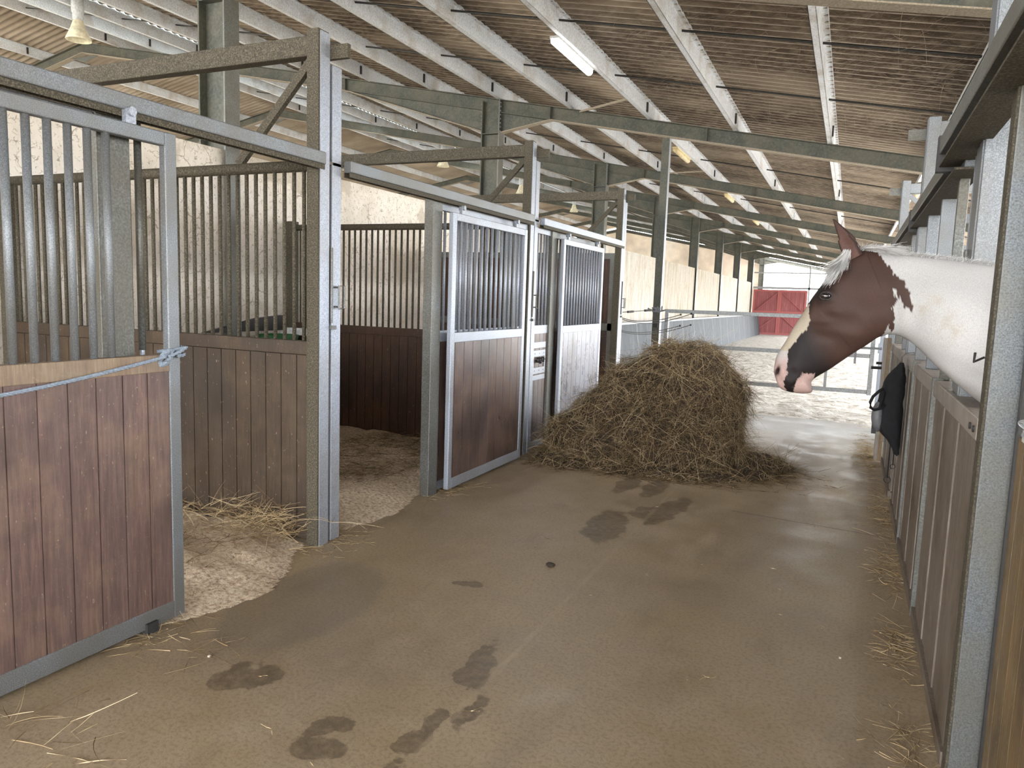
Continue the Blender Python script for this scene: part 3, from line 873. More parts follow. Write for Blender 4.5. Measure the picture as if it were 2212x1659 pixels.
def front_fixed(y0, y1, label, wmat, nb, hatch=None, jamb=None, bar_z=2.28):
    t = thing('barred_stall_panel', (-2.97, (y0 + y1) / 2, 0), label, 'stall front', 'fixed fronts of the left stalls')
    x0, x1 = -2.99, -2.95
    for za, zb in ((1.225, 1.31 if nb else 1.25), (2.25, 2.31), (0.02, 0.09)): MB().box(x0, x1, y0, y1, za, zb).build('rail', 'galvanized_bright', t)
    planks_y(x0 + .005, x1 - .005, y0, y1, 0.09, 1.225, 0.11).build('boards', wmat, t)
    if nb:
        st = (y1 - y0) / (nb + 1)
        bars(t, (-2.97, y0 + st), st, nb, 1.31, 2.25, 0.012, 'galvanized_bright', (0, 1, 0))
    for a, b in (jamb or []):
        MB().box(-3.01, -2.93, a, b, 0, 2.32).build('jamb', 'galvanized_dull', t, bevel=0.005)
    if hatch:
        a, b = hatch; xf = -2.947
        h = MB()
        for z0, z1 in ((1.075, 1.135), (0.985, 1.05), (0.805, 0.87), (0.74, 0.79)): h.box(xf - .012, xf, a, b, z0, z1)
        h.box(xf - .012, xf, a, a + 0.025, 0.87, 0.985); h.box(xf - .012, xf, b - 0.025, b, 0.87, 0.985)
        for yy in (a + .05, (a + b) / 2, b - .05):
            for z in (1.017, 0.838): h.box(xf, xf + .005, yy - .005, yy + .005, z - .005, z + .005)
        h.build('hatch_frame', 'galvanized_bright', t)
        k = MB(); c = (a + b) / 2
        k.tube([(xf + .015, c - .11, .945), (xf + .015, c + .11, .95)], 0.011, 8)
        for dy in (-.07, -.01, .06): k.tube([(xf, c + dy, .93), (xf + .03, c + dy, .93), (xf + .03, c + dy, .97), (xf, c + dy, .97)], 0.009, 8)
        k.sphere((xf + .03, c - .04, .93), .02, 10, 8)
        k.build('bolt_latch', 'black_iron', t)
    return t


# stall 1: fixed part behind the near sliding door
t = front_fixed(0.66, 2.20, 'dark fixed front of the nearest left stall, behind the sliding door', 'wood_near_door', 0, jamb=[(2.20, 2.36)])
lr = MB().tube([(-2.95, 2.415, 1.30), (-2.95, 2.415, 2.31)], 0.016, 10).build('latch_rod', 'galvanized_dull', t, smooth=True)
MB().tube([(-2.95, 2.415, 1.22), (-2.95, 2.415, 1.36)], 0.011, 10).build('latch_pin', 'galvanized_bright', lr, smooth=True)
front_fixed(5.12, 6.83, 'fixed front of the second left stall with a bolted hatch, behind the middle sliding door', 'wood_mid_door', 15,
            hatch=(6.64, 6.80), jamb=[(4.98, 5.12), (6.50, 6.58)])
front_fixed(7.06, 7.60, 'narrow fixed front with bolted hatch, beside the second left post', 'wood_mid_door', 5, hatch=(7.08, 7.42),
            jamb=[(7.46, 7.60)])
jt = thing('barred_stall_panel', (-2.97, 8.3, 0), 'fixed barred front hidden behind the farthest left sliding door', 'stall front', 'fixed fronts of the left stalls')
planks_y(-2.985, -2.955, 7.60, 9.0, 0.03, 1.23, 0.11).build('boards', 'wood_mid_door', jt)
MB().box(-2.99, -2.95, 7.60, 9.0, 2.24, 2.30).build('top_rail', 'galvanized', jt)
bars(jt, (-2.97, 7.7), 0.1, 13, 1.23, 2.24, 0.012, 'galvanized', (0, 1, 0))
MB().box(-3.0, -2.94, 8.96, 9.03, 0, 2.30).build('jamb', 'galvanized_dull', jt)

sliding_door(1.05, 2.525, -2.855, 'wood_near_door', 'dark brown boarded sliding door with thick bars, nearest on the left, rope tied to it',
             zt=2.275, cap='wood_door_cap', nb=7, bw=0.125, zm=1.205, first=1.69, step=0.0825, br=0.0155, zb=0.02)
sliding_door(5.16, 6.62, -2.875, 'wood_mid_door', 'brown boarded sliding door with pale frame, second on the left, beside the hay', zt=2.235,
             galvm='galvanized_bright', nb=13)
sliding_door(7.62, 9.05, -2.875, 'wood_far_door_sheen', 'boarded sliding door with a painted bluish sheen behind the hay pile, farthest on the left', zt=2.235,
             galvm='galvanized_bright', nb=13)
track(0.55, 3.615, -2.885, 'galvanised overhead door track above the nearest left sliding door')
track(3.87, 6.815, -2.895, 'galvanised overhead door track above the second left sliding door', z=2.325)
track(7.07, 10.015, -2.895, 'galvanised overhead door track above the farthest left sliding door', z=2.325, mat='galvanized_bright')

rg = MB(); rg.box(-2.90, -2.82, 2.30, 2.36, 0.0, 0.05)
rg.build('x', 'rubber').name = 'door_guide'
tag(bpy.data.objects['door_guide'], 'small dark floor guide under the nearest sliding door', 'door guide')

# rope knotted round the near door stile


def twisted_rope(m, pts, r):
    P = [Vector(p) for p in pts]; dense = []
    for i in range(len(P) - 1):
        n = max(2, int((P[i + 1] - P[i]).length / 0.008))
        for k in range(n): dense.append(P[i].lerp(P[i + 1], k / n))
    dense.append(P[-1]); L = 0
    for s in range(3):
        out = []; L = 0
        for i, p in enumerate(dense):
            d = (dense[min(i + 1, len(dense) - 1)] - dense[max(i - 1, 0)]).normalized()
            a = d.cross(Vector((0.2, 0.1, 1))).normalized(); b = d.cross(a)
            t = L * 110 + s * 2.094; out.append(p + (a * math.cos(t) + b * math.sin(t)) * r * 0.5)
            if i < len(dense) - 1: L += (dense[i + 1] - p).length
        m.tube(out, r * 0.58, 6)


rt = thing('tied_rope', (-2.82, 2.0, 1.2), 'grey blue rope tied round the stile of the nearest left door', 'rope')
m = MB()
pp = []
for k in range(25):
    u = k / 24; y = 2.43 - u * 1.5; pp.append((-2.818 + 0.01 * math.sin(u * 3), y, 1.275 - 0.13 * u - 0.055 * math.sin(u * math.pi) * 0.6))
twisted_rope(m, pp, 0.0085); m.build('line', 'rope_grey', rt, smooth=True)
m = MB(); lp = []
for k in range(20):
    a = 2 * math.pi * k / 13; c, s_ = math.cos(a), math.sin(a)
    lp.append((-2.855 + 0.036 * max(-1, min(1, c * 1.5)), 2.494 + 0.045 * max(-1, min(1, s_ * 1.5)), 1.275 + 0.0025 * k))
twisted_rope(m, lp, 0.0085)
for k in range(5):
    a = k * 1.26; twisted_rope(m, [(-2.825 + .014 * math.cos(a + q), 2.435 + .028 * math.sin(a + q * 1.4), 1.27 + .035 * math.cos(q * 1.1 + a)) for q in np.linspace(0, 4, 9)], 0.0095)
twisted_rope(m, [(-2.815, 2.44, 1.275), (-2.812, 2.50, 1.295), (-2.815, 2.545, 1.315)], 0.009)
m.build('knot', 'rope_grey', rt, smooth=True)

# corner feeder and drinker in the second stall
ft = thing('corner_feeder', (-5.7, 6.5, 1.0), 'dark corner feeder with a green bowl glimpsed through the partition bars', 'feeder')
m = MB(); m.lathe((-5.72, 6.42, 0.86), [(0.02, 0), (0.15, 0.02), (0.2, 0.14), (0.22, 0.24), (0.205, 0.24), (0.18, 0.14), (0.02, 0.05)], 24)
m.build('bowl', 'feeder_green', ft, smooth=True)
m = MB(); m.box(-5.99, -5.60, 6.76, 6.83, 1.08, 1.16); m.build('bracket', 'white_plastic', ft)
m = MB(); m.prism([(5.6, 1.13), (6.75, 1.13), (6.75, 1.30), (6.35, 1.27)], 0, -5.995, -5.93); m.build('wall_dark_patch', 'black_iron', ft)  # no board: dark slab added for shadow and stain on the wall

# ------------------------------------------------------------------ bedding, hay, straw


def bed_h(x, y, y0, y1, seed, edge_fn):
    fx = edge_fn(y)
    d = fx - x
    if d < 0: return -0.02
    h = min(1.0, d / 0.45)
    h = h * h * (3 - 2 * h)
    return 0.003 + h * (0.075 + 0.05 * mnoise.noise(Vector((x * 2, y * 2, seed))) + 0.02 * mnoise.noise(Vector((x * 9, y * 9, seed))))


def edge1(y):
    if y < 2.42: return -2.93 + 0.10 * max(0.0, (y - 2.2) / .22)
    return -2.86 + 0.17 * math.sin(min(1, max(0, (y - 2.35) / 1.15)) * math.pi) - 0.17 * max(0, (y - 3.0)) / 0.7 + 0.02 * mnoise.noise(Vector((y * 5, 0, 0)))


def edge2(y): return -3.03 + 0.12 * math.sin(min(1, max(0, (y - 3.85) / 1.15)) * math.pi) + 0.03 * mnoise.noise(Vector((y * 5, 2, 0)))


def edge3(y): return -3.0 + 0.03 * mnoise.noise(Vector((y * 5, 4, 0)))


for nm, ya, yb, fn, lb in (('a', 0.55, 3.64, edge1, 'pinkish wood shavings bedding the nearest left stall and spilling onto the aisle'),
                           ('b', 3.72, 6.84, edge2, 'shavings bedding on the floor of the second left stall'),
                           ('c', 6.92, 10.04, edge3, 'shavings bedding on the floor of the farthest left stall')):
    o = grid('bedding', -5.98, -2.62, ya, yb, 130, 120, lambda x, y, ya=ya, yb=yb, fn=fn: bed_h(x, y, ya, yb, ya, fn), 'shavings')
    tag(o, lb, 'bedding', kind='stuff')


def strands_on(name, P, Nn, n, Lr, Wr, mat, label, cat, lift=0.25, bend=0.5, parent=None, flat=0.0):
    """blades laid tangentially over points P with normals Nn"""
    idx = rng.integers(0, len(P), n); p = P[idx]; nn = Nn[idx]
    r = rng.normal(size=(n, 3)); tg = r - (r * nn).sum(1)[:, None] * nn
    tg /= np.linalg.norm(tg, axis=1)[:, None] + 1e-9
    d = tg + nn * rng.normal(lift, lift * 0.9, n)[:, None]
    d /= np.linalg.norm(d, axis=1)[:, None]
    B = rng.normal(size=(n, 3)) * bend * 0.5; B[:, 2] -= bend * 0.5
    L = rng.uniform(*Lr, n); W = rng.uniform(*Wr, n)
    v, f = ribbons(p, d, B, L, W, 4)
    v[:, 2] = np.maximum(v[:, 2], flat + 0.002 + 0.004 * rng.random(len(v)))
    return np_mesh(name, v, f, mat, parent=parent)


def flat_points(n, fn):
    P = np.array([fn() for _ in range(n)]); N = np.zeros_like(P); N[:, 2] = 1
    return P, N


# hay pile
BL = [((-1.40, 7.6, 0.84), (0.34, 0.42, 0.36)), ((-1.62, 7.6, 0.78), (0.36, 0.42, 0.40)), ((-1.45, 7.5, 0.58), (0.50, 0.50, 0.42)),
      ((-1.98, 7.55, 0.62), (0.34, 0.42, 0.36)), ((-2.20, 7.45, 0.40), (0.36, 0.46, 0.34)),
      ((-2.48, 7.3, 0.18), (0.33, 0.50, 0.26)), ((-1.62, 7.3, 0.22), (0.80, 0.58, 0.34)), ((-1.22, 7.55, 0.36), (0.34, 0.44, 0.36)),
      ((-2.0, 7.05, 0.10), (0.55, 0.38, 0.24)), ((-1.70, 7.20, 0.0), (1.05, 0.66, 0.12)), ((-0.92, 7.60, 0.0), (0.50, 0.42, 0.16)),
      ((-2.40, 6.92, 0.0), (0.42, 0.42, 0.10)), ((-1.45, 6.92, 0.0), (0.74, 0.30, 0.09)), ((-1.05, 7.2, 0.0), (0.6, 0.34, 0.09)), ((-1.30, 7.9, 0.6), (0.4, 0.35, 0.45))]
hay = thing('hay_pile', (-1.6, 7.4, 0), 'tall heap of loose brown hay on the concrete aisle', 'hay')
m = MB()
for c, r in BL:
    k = MB().sphere(c, tuple(a * 0.93 for a in r), 36, 20)
    k.v = [(a + 0.06 * mnoise.noise(Vector((a * 6, b * 6, z * 6))), b + 0.035 * mnoise.noise(Vector((a * 7, b * 7, z * 7 + 5))),
            max(0.0, z + 0.03 * mnoise.noise(Vector((a * 8, b * 8, z * 8 + 9))))) for a, b, z in k.v]
    m.add(k.v, k.f)
m.build('packed_core', 'hay_core', hay, smooth=True)
PP, NN = [], []
for c, r in BL:
    area_ = (r[0] * r[1] + r[1] * r[2] + r[0] * r[2]); n = int(9000 * area_)
    q = rng.normal(size=(n, 3)); q /= np.linalg.norm(q, axis=1)[:, None]
    p = q * np.array(r) + np.array(c); nn = q / np.array(r); nn /= np.linalg.norm(nn, axis=1)[:, None]
    keep = p[:, 2] > 0.0
    for c2, r2 in BL:
        if c2 is c: continue
        keep &= (((p - np.array(c2)) / (np.array(r2) * 0.96)) ** 2).sum(1) > 1
    PP.append(p[keep]); NN.append(nn[keep])
PP = np.concatenate(PP); NN = np.concatenate(NN)
PP = PP + NN * np.array([0.09 * mnoise.noise(Vector(tuple(q * 5))) + 0.035 * mnoise.noise(Vector(tuple(q * 14))) - 0.01 for q in PP])[:, None]
PP[:, 2] = np.maximum(PP[:, 2], 0.004)
m_ = PP[:, 0] > -2.80
PP, NN = PP[m_], NN[m_]
tag(strands_on('hay_strands', PP, NN, 34000, (0.06, 0.20), (0.0018, 0.0042), 'hay', None, None, lift=0.28, bend=0.9, parent=hay), None, None, kind='stuff')
tag(strands_on('loose_wisps', PP, NN, 2600, (0.12, 0.30), (0.002, 0.004), 'straw', None, None, lift=0.25, bend=0.6, parent=hay), None, None, kind='stuff')


def litter(name, fn, n, L, label, mat='straw', lift=0.12, z=0.0, W=(0.002, 0.004)):
    P, N_ = flat_points(max(60, n // 3), fn)
    return tag(strands_on(name, P, N_, n, L, W, mat, label, 'straw', lift=lift, bend=0.35, flat=z), label, 'straw', kind='stuff')


U = random.uniform
G = random.gauss
litter('loose_hay', lambda: (-0.75 + G(0, .28), 7.45 + G(0, .3), 0), 900, (.05, .2), 'thin fringe of hay trailing off the right foot of the heap', 'hay')
litter('loose_hay', lambda: (-2.3 + U(-.5, 1.6), 6.62 + G(0, .07), 0), 900, (.05, .2), 'thin fringe of hay along the front foot of the heap', 'hay')


def s1():
    if random.random() < 0.5: return (-3.30 + G(0, .17), 3.50 + G(0, .08), 0.05 + U(0, .20))
    return (U(-4.6, -3.0), 3.55 + G(0, .06), 0.08 + U(0, .05))


litter('straw_tuft', s1, 900, (.08, .28), 'tuft of pale straw heaped at the foot of the nearest partition', lift=0.35)
litter('straw_tuft', lambda: (-3.7 + G(0, .3), 2.95 + G(0, .25), 0.10), 900, (.06, .2), 'mat of brown straw lying on the shavings of the nearest stall', 'hay', lift=0.25)
litter('straw_tuft', lambda: (U(-4.6, -3.35), U(4.8, 6.7), 0.09), 2600, (.06, .22), 'brown straw strewn over the bedding of the second stall', 'hay', lift=0.15)
litter('straw_tuft', lambda: (-2.86 + G(0, .05), 5.28 + G(0, .17), 0), 260, (.05, .14), 'pale straw at the foot of the second sliding door')
litter('straw_tuft', lambda: (-2.95 + G(0, .09), 3.80 + G(0, .13), 0), 260, (.04, .13), 'short straw around the foot of the nearest left post')
litter('straw_tuft', lambda: (-2.80 + G(0, .06), 2.35 + G(0, .12), 0), 90, (.05, .14), 'short straw under the corner of the nearest sliding door')
litter('straw_tuft', lambda: (-2.45 + G(0, .07), 2.30 + G(0, .10), 0), 22, (.08, .2), 'few straws lying on the concrete by the nearest door')
litter('straw_tuft', lambda: (-2.42 + G(0, .22), 1.62 + G(0, .11), 0), 46, (.10, .28), 'long pale straws on the concrete at the lower left')
litter('straw_tuft', lambda: (U(-2.4, 0.2), U(1.6, 5.8), 0), 120, (.015, .05), 'tiny scattered straw bits over the aisle', W=(.0015, .003))
for cx, cy, sx, sy, n, lb in ((0.34, 2.95, .05, .2, 110, 'straw caught along the right kick line, nearest the camera'),
                              (0.34, 3.9, .05, .22, 200, 'straw caught along the right kick line beside the second board panel'),
                              (0.36, 5.0, .05, .25, 200, 'straw caught along the right kick line, middle stretch'),
                              (0.38, 6.4, .07, .5, 420, 'straw drift along the right stall base below the black bag'),
                              (0.33, 8.9, .10, .65, 900, 'straw drift at the far end of the right stalls')):
    litter('straw_drift', lambda: (min(0.40, cx - abs(G(0, sx)) + .03), cy + G(0, sy), 0), n, (.04, .15), lb)

# droppings and pebbles
m = MB(); m.sphere((-1.52, 4.04, 0.012), (0.030, 0.018, 0.014), 14, 8); m.v = [(a + .006 * mnoise.noise(Vector((a * 60, b * 60, c * 60))), b, c) for a, b, c in m.v]
tag(m.build('dropping', 'dropping', smooth=True), 'small dark clod on the concrete in the middle of the aisle', 'clod')
for k, (x, y, r, lb) in enumerate(((0.10, 2.63, .007, 'tiny pale pebble near the right kick line'), (-2.52, 1.34, .011, 'tiny white pellet at the lower left of the floor'),
                                   (-2.42, 2.28, .008, 'tiny pale pellet by the nearest left door'), (0.08, 3.6, .007, 'tiny pale pebble on the floor below the horse'))):
    m = MB(); m.sphere((x, y, r * .7), (r, r * 1.2, r * .7), 10, 7)
    tag(m.build('pebble', 'pebble', smooth=True), lb, 'pebble', 'pebbles on the aisle floor')

# ------------------------------------------------------------------ gate and pole at the arena
YG = 12.2
pt = thing('support_pole', (-2.93, 12.36, 0), 'slim steel pole rising from the gate to the second roof frame', 'pole')
zt = ztop(-2.93) - 0.26
m = MB(); m.box(-2.99, -2.975, 12.30, 12.42, 0, zt); m.box(-2.885, -2.87, 12.30, 12.42, 0, zt); m.build('flange', 'galvanized_bright', pt)
m = MB(); m.box(-2.975, -2.885, 12.335, 12.35, 0, zt); m.build('web', 'frame_green', pt)
m = MB(); m.box(-2.99, -2.87, 12.285, 12.30, 0.93, zt); m.build('face_plate', 'frame_green', pt)
m = MB(); m.box(-3.0, -2.86, 12.27, 12.285, 1.42, 1.50)
for dx in (-.1, -.04, .03, .09): m.tube([(-2.93 + dx, 12.27, 1.46), (-2.93 + dx * 1.2, 12.2, 1.50 + dx * .2)], 0.012, 8)
m.tube([(-2.85, 12.24, 1.44), (-2.74, 12.22, 1.47)], 0.012, 8); m.build('hinge_clamp', 'galvanized', pt)
m = MB(); m.box(-2.97, -2.89, 12.25, 12.285, 1.17, 1.24); m.build('insulator', 'black_iron', pt)

gt = thing('arena_gate', (-1.2, YG, 0), 'long galvanised tubular gate across the arena entrance', 'gate')
for x, zt_ in ((-2.73, 1.48), (0.34, 1.18)):
    MB().box(x - .03, x + .03, YG - .03, YG + .03, 0.32, zt_).build('stile', 'arena_steel', gt, bevel=0.005)
for z, x1 in ((1.45, -0.1), (0.90, 0.31), (0.365, 0.31)):
    MB().box(-2.70, x1, YG - .025, YG + .025, z - .03, z + .03).build('rail', 'arena_steel', gt, bevel=0.005)
m = MB(); m.box(-0.13, -0.08, YG - .025, YG + .025, 0.93, 1.48); m.box(-0.29, -0.25, YG - .02, YG + .02, 0.395, 0.87)
m.box(-0.10, 0.31, YG - .02, YG + .02, 1.12, 1.17)
m.build('brace', 'arena_steel', gt)
m = MB(); m.tube([(0.02, YG - .05, 1.02), (0.46, YG - .05, 1.02)], 0.018, 8); m.box(0.10, 0.13, YG - .06, YG - .04, 0.78, 1.02)
m.box(0.0, 0.08, YG - .07, YG - .03, 0.98, 1.05)
m.build('slide_bolt', 'galvanized', gt)
m = MB(); m.box(0.43, 0.50, YG - .04, YG + .04, 0, 1.32); m.box(0.41, 0.43, YG - .06, YG + .0, 0.95, 1.10)
tag(m.build('gate_post', 'galvanized_bright', bevel=0.005), 'bright steel post that the arena gate bolts to, on the right', 'post')

rb = thing('rope_barrier', (-2.95, 11.3, 1.0), 'dark twisted elastic ropes sagging beside the gate pole', 'rope')
for (a, b, c) in (((-2.95, 10.27, 1.36), (-2.96, 11.5, 1.20), (-2.50, 12.16, 1.40)), ((-2.95, 10.27, 1.18), (-2.96, 11.5, 1.04), (-2.50, 12.16, 1.22)),
                  ((-2.95, 10.27, 1.34), (-2.90, 11.6, 1.15), (-2.33, 12.16, 1.42)), ((-2.95, 10.27, 1.16), (-2.90, 11.6, 1.00), (-2.33, 12.16, 1.24))):
    P = [Vector(a).lerp(Vector(b), u).lerp(Vector(b).lerp(Vector(c), u), u) for u in np.linspace(0, 1, 16)]
    m = MB().tube(P, 0.006, 6); m.sphere(c, 0.017, 8, 6); m.build('elastic', 'black_iron', rb)
m = MB(); m.tube([(-2.95, 10.28, 1.43), (-2.95, 12.27, 1.46)], 0.006, 6)
m.tube([(-2.95, 10.6, 1.434), (-2.95, 10.9, 1.438)], 0.016, 8); m.tube([(-2.95, 11.6, 1.45), (-2.95, 12.0, 1.455)], 0.018, 8)
m.build('handle_line', 'black_iron', rb)

# ------------------------------------------------------------------ right stalls
XR = 0.42
for i, y in enumerate((3.68, 6.85, 10.05)):
    twin_post(0.44, 1, y, ['nearest, behind the horse neck', 'middle', 'farthest'][i], 'right', 'galvanized', top=3.06, beam_to=3.0)

# single jamb in the foreground
t = thing('door_jamb', (0.47, 2.82, 0), 'thick speckled galvanised upright in the right foreground', 'post')
MB().box(0.42, 0.525, 2.78, 2.86, 0, 2.33).build('upright', 'galvanized_dark', t, bevel=0.006)
MB().box(0.516, 0.528, 2.765, 2.78, 0, 2.33).build('lip', 'dust_flange', t)
MB().box(0.413, 0.42, 2.785, 2.858, 0, 2.33).build('shaded_face', 'dirty_steel', t)  # shade on the jamb's aisle side put into a thin brown plate
MB().tube([(0.405, 2.82, 1.455), (0.375, 2.80, 1.44), (0.375, 2.79, 1.47)], 0.004, 8).build('hook', 'black_iron', t)

# near right stall front (edge of frame)
t = thing('barred_stall_panel', (0.52, 2.2, 0), 'brown boarded stall front at the right edge of the photo', 'stall front', 'fixed fronts of the right stalls')
planks_y(0.505, 0.535, 1.2, 2.72, 0.03, 1.22, 0.12).build('boards', 'wood_right_near', t)
MB().box(0.50, 0.54, 2.45, 2.715, 1.23, 2.33).build('steel_panel', 'galvanized_dark', t)
MB().box(0.497, 0.545, 2.717, 2.735, 0.0, 2.33).build('gap_shade_strip', 'black_iron', t)  # black strip added to fill the dark, shaded gap beside the jamb
MB().box(0.50, 0.54, 1.2, 2.45, 1.22, 1.30).build('rail', 'galvanized', t)
m = MB()
for k in range(4):
    m.tube([(0.49 + .01 * math.cos(a * 2 + k), 2.53 + .085 * math.cos(a), 1.265 + .018 * math.sin(a) + .004 * k) for a in np.linspace(0, 6.3, 22)], 0.0022, 6)
m.tube([(0.49, 2.60, 1.28), (0.492, 2.57, 1.33), (0.495, 2.52, 1.27)], 0.002, 6)
tag(m.build('wire_loop', 'twine_white', smooth=True), 'pale coiled twine hung on the front at the right edge', 'twine')
MB().box(0.49, 0.50, 2.45, 2.6, 1.225, 1.26).build('x', 'white_plastic', t).name = 'twine_ledge'

# low boarded doors with cap, facing the aisle
FR = [(2.885, 4.30, 'low boarded door under the horse neck, right side of the aisle', True),
      (4.36, 5.60, 'weathered low board panel behind the horse head, right side', False),
      (5.66, 6.72, 'weathered low board panel just before the black bag, right side', False),
      (7.02, 8.62, 'far low board panel behind the black bag, right side', False)]
for k, (a, b, lb, isd) in enumerate(FR):
    t = thing('boarded_panel', (XR + .02, (a + b) / 2, 0), lb, 'panel', 'low boarded fronts of the right stalls')
    bm_ = MB().box(XR + .012, XR + .032, a, b, 0.04, 1.17); yy = a; kk = 0
    while yy < b - .02:
        ww = (.105, .085, .13, .06, .115)[(kk + k) % 5]; e_ = min(b, yy + ww)
        dx = (0, .004, .001, .006, .002)[(kk * 2 + k) % 5]
        bm_.box(XR + .002 + dx, XR + .03, yy + .003, e_ - .003, 0.04, 1.17); yy += ww; kk += 1
    bm_.build('boards', 'wood_right', t)
    MB().box(XR - .006, XR + .10, a, b, 1.17, 1.25).build('cap', 'wood_cap', t, bevel=0.006)
    if k == 0:
        bt = MB()
        for yy in (2.93, 3.01): bt.tube([(XR - .012, yy, 1.205), (XR, yy, 1.205)], 0.012, 10)
        bt.build('bolt_head', 'black_iron', t)
    MB().box(XR - .01, XR + .025, a, b, 0.0, 0.055).build('kick_strip', 'wood_right', t)
for k, y in enumerate((4.30, 5.60)):
    t = tag(MB().box(XR - .012, XR + .035, y + .003, y + .057, 0.0, 1.26).build('cover_strip', 'galvanized_dull'),
            ['narrow steel strip beside the boards under the horse neck', 'narrow steel strip between the two board panels past the horse'][k], 'strip', 'steel strips between right panels')

# upright members of the grille seen behind the neck
grp = 'steel uprights behind the horse neck'
for k, (y, x0, x1, dy, mt, lb) in enumerate(((3.96, .455, .49, .03, 'galvanized_bright', 'round pipe upright just behind the horse neck'),
        (4.33, .44, .485, .05, 'galvanized_dull', 'narrow flat upright second behind the horse neck'),
        (5.10, .44, .515, .05, 'galvanized', 'wide flat upright behind the horse neck, nearer of the two wide ones'),
        (5.95, .44, .51, .05, 'galvanized', 'wide flat upright behind the horse neck, farther of the two wide ones'),
        (7.45, .44, .50, .05, 'galvanized', 'slender upright beyond the middle right post'),
        (8.60, .44, .50, .05, 'galvanized_dull', 'upright at the far end of the right panels'))):
    m = MB()
    if k == 0: m.tube([(.472, y, 1.25), (.472, y, 2.32)], .018, 14)
    else: m.box(x0, x1, y, y + dy, 1.25, 2.30)
    tag(m.build('grille_upright', mt, smooth=(k == 0), bevel=0 if k == 0 else 0.004), lb, 'upright', grp)


def rtrack(y0, y1, x, lb, z):
    t = thing('door_track', (x, (y0 + y1) / 2, z), lb, 'rail', 'overhead sliding door tracks')
    MB().box(x - .045, x - .005, y0, y1, z + .02, z + .10).build('rail', 'galvanized_dull', t, bevel=0.005)
    MB().box(x + .0, x + .045, y0, y1, z - .03, z + .055).build('inner_rail', 'galvanized', t, bevel=0.004)
    MB().box(x - .04, x + .09, y0, y1, z - .04, z - .03).build('base_plate', 'dirty_steel', t)
    m = MB(); m.box(x - .05, x + .05, y1 - .06, y1, z - .06, z + .11); m.build('end_stop', 'black_iron', t)


rtrack(1.4, 4.28, 0.375, 'dark overhead door track slanting past the upper right corner', 2.33)
rtrack(4.05, 6.95, 0.425, 'dark overhead door track ending at the middle right post', 2.29)
rtrack(7.05, 10.0, 0.425, 'far overhead door track on the right side of the aisle', 2.29)

for y, lb in ((6.80, 'barred partition behind the middle right post'), (10.0, 'barred partition behind the farthest right post'),
              (3.63, 'low barred partition beside the horse, behind the nearest right post')):
    t = thing('stall_partition', (2, y, 0), lb, 'partition', 'partitions between the right stalls')
    MB().box(.54, 3.4, y - .025, y + .025, 2.28, 2.35).build('top_rail', 'galvanized', t, bevel=0.004)
    bars(t, (0.62, y), 0.11, 25, 1.62, 2.28, 0.0125, 'galvanized', (1, 0, 0))
    MB().box(.54, 3.4, y - .025, y + .025, 1.55, 1.62).build('middle_rail', 'galvanized', t, bevel=0.004)
    planks_x(.54, 3.4, y - .02, y + .02, 0.03, 1.55, .11).build('boards', 'wood_partition_red', t)
structure(MB().box(3.42, 3.54, -8, 11.0, -.2, 1.5).build('wall_right', 'plaster'), 'low outer wall behind the right stalls', 'wall')

# thick end board of the right row
t = thing('end_board', (0.39, 8.8, 0), 'thick timber end board leaning at the end of the right stalls', 'board')
MB().box(0.345, 0.375, 8.70, 8.86, 0, 1.30).build('lit_face', 'wood_cap', t)  # lit side of the board, its brightness put into a paler wood layer
MB().box(0.375, 0.415, 8.68, 8.88, 0, 1.30).build('timber', 'wood_right_near', t)
m = MB(); m.tube([(0.345, 8.75, .98), (0.245, 8.74, .98)], 0.016, 8); m.tube([(0.345, 8.75, 1.03), (0.29, 8.74, 1.03)], 0.014, 8); m.box(.30, .345, 8.72, 8.78, .28, .40)
m.build('latch_peg', 'black_iron', t)

# ------------------------------------------------------------------ black bag hanging on the right panel
BY = 6.2
bt = thing('hanging_bag', (0.33, BY, 0.4), 'black bag with a grey mesh pocket hanging on the right stall front', 'bag')
rings = [(1.21, .362, .385, .02), (1.165, .335, .40, .05), (1.11, .287, .408, .08), (1.05, .262, .41, .10), (.98, .250, .412, .115), (.90, .238, .412, .125), (.82, .232, .412, .13),
         (.74, .242, .412, .125), (.68, .275, .412, .115), (.63, .322, .412, .10), (.58, .35, .412, .075), (.52, .378, .408, .04)]
vs, fs = [], []; nr = 36
dense = []
for a_, b_ in zip(rings[:-1], rings[1:]):
    for q in (0, .33, .66): dense.append(tuple(a_[k] * (1 - q) + b_[k] * q for k in range(4)))
dense.append(rings[-1])
for z, xa, xb, hy in dense:
    cx, hx = (xa + xb) / 2, (xb - xa) / 2
    for k in range(nr):
        a = 2 * math.pi * k / nr; c, s_ = math.cos(a), math.sin(a)
        px_ = cx + hx * math.copysign(abs(c) ** .75, c); py_ = BY + hy * math.copysign(abs(s_) ** .75, s_)
        w_ = 0.012 * mnoise.noise(Vector((px_ * 16, py_ * 16, z * 12))) + 0.004 * mnoise.noise(Vector((px_ * 50, py_ * 50, z * 30)))
        vs.append((min(px_ + w_, .413), py_ + w_, z))
for i in range(len(dense) - 1):
    for k in range(nr):
        k2 = (k + 1) % nr; fs.append((i * nr + k, i * nr + k2, (i + 1) * nr + k2, (i + 1) * nr + k))
fs.append(tuple(range(nr))); fs.append(tuple((len(dense) - 1) * nr + k for k in range(nr))[::-1])
MB().add(vs, fs).build('body', 'black_fabric', bt, smooth=True)
m = MB(); m.sphere((0.247, BY - .045, .80), (.045, .085, .115), 22, 14)
m.v = [(a + .05 * max(0, .80 - c), b, c) for a, b, c in m.v]; m.build('mesh_pocket', 'grey_mesh', bt, smooth=True)
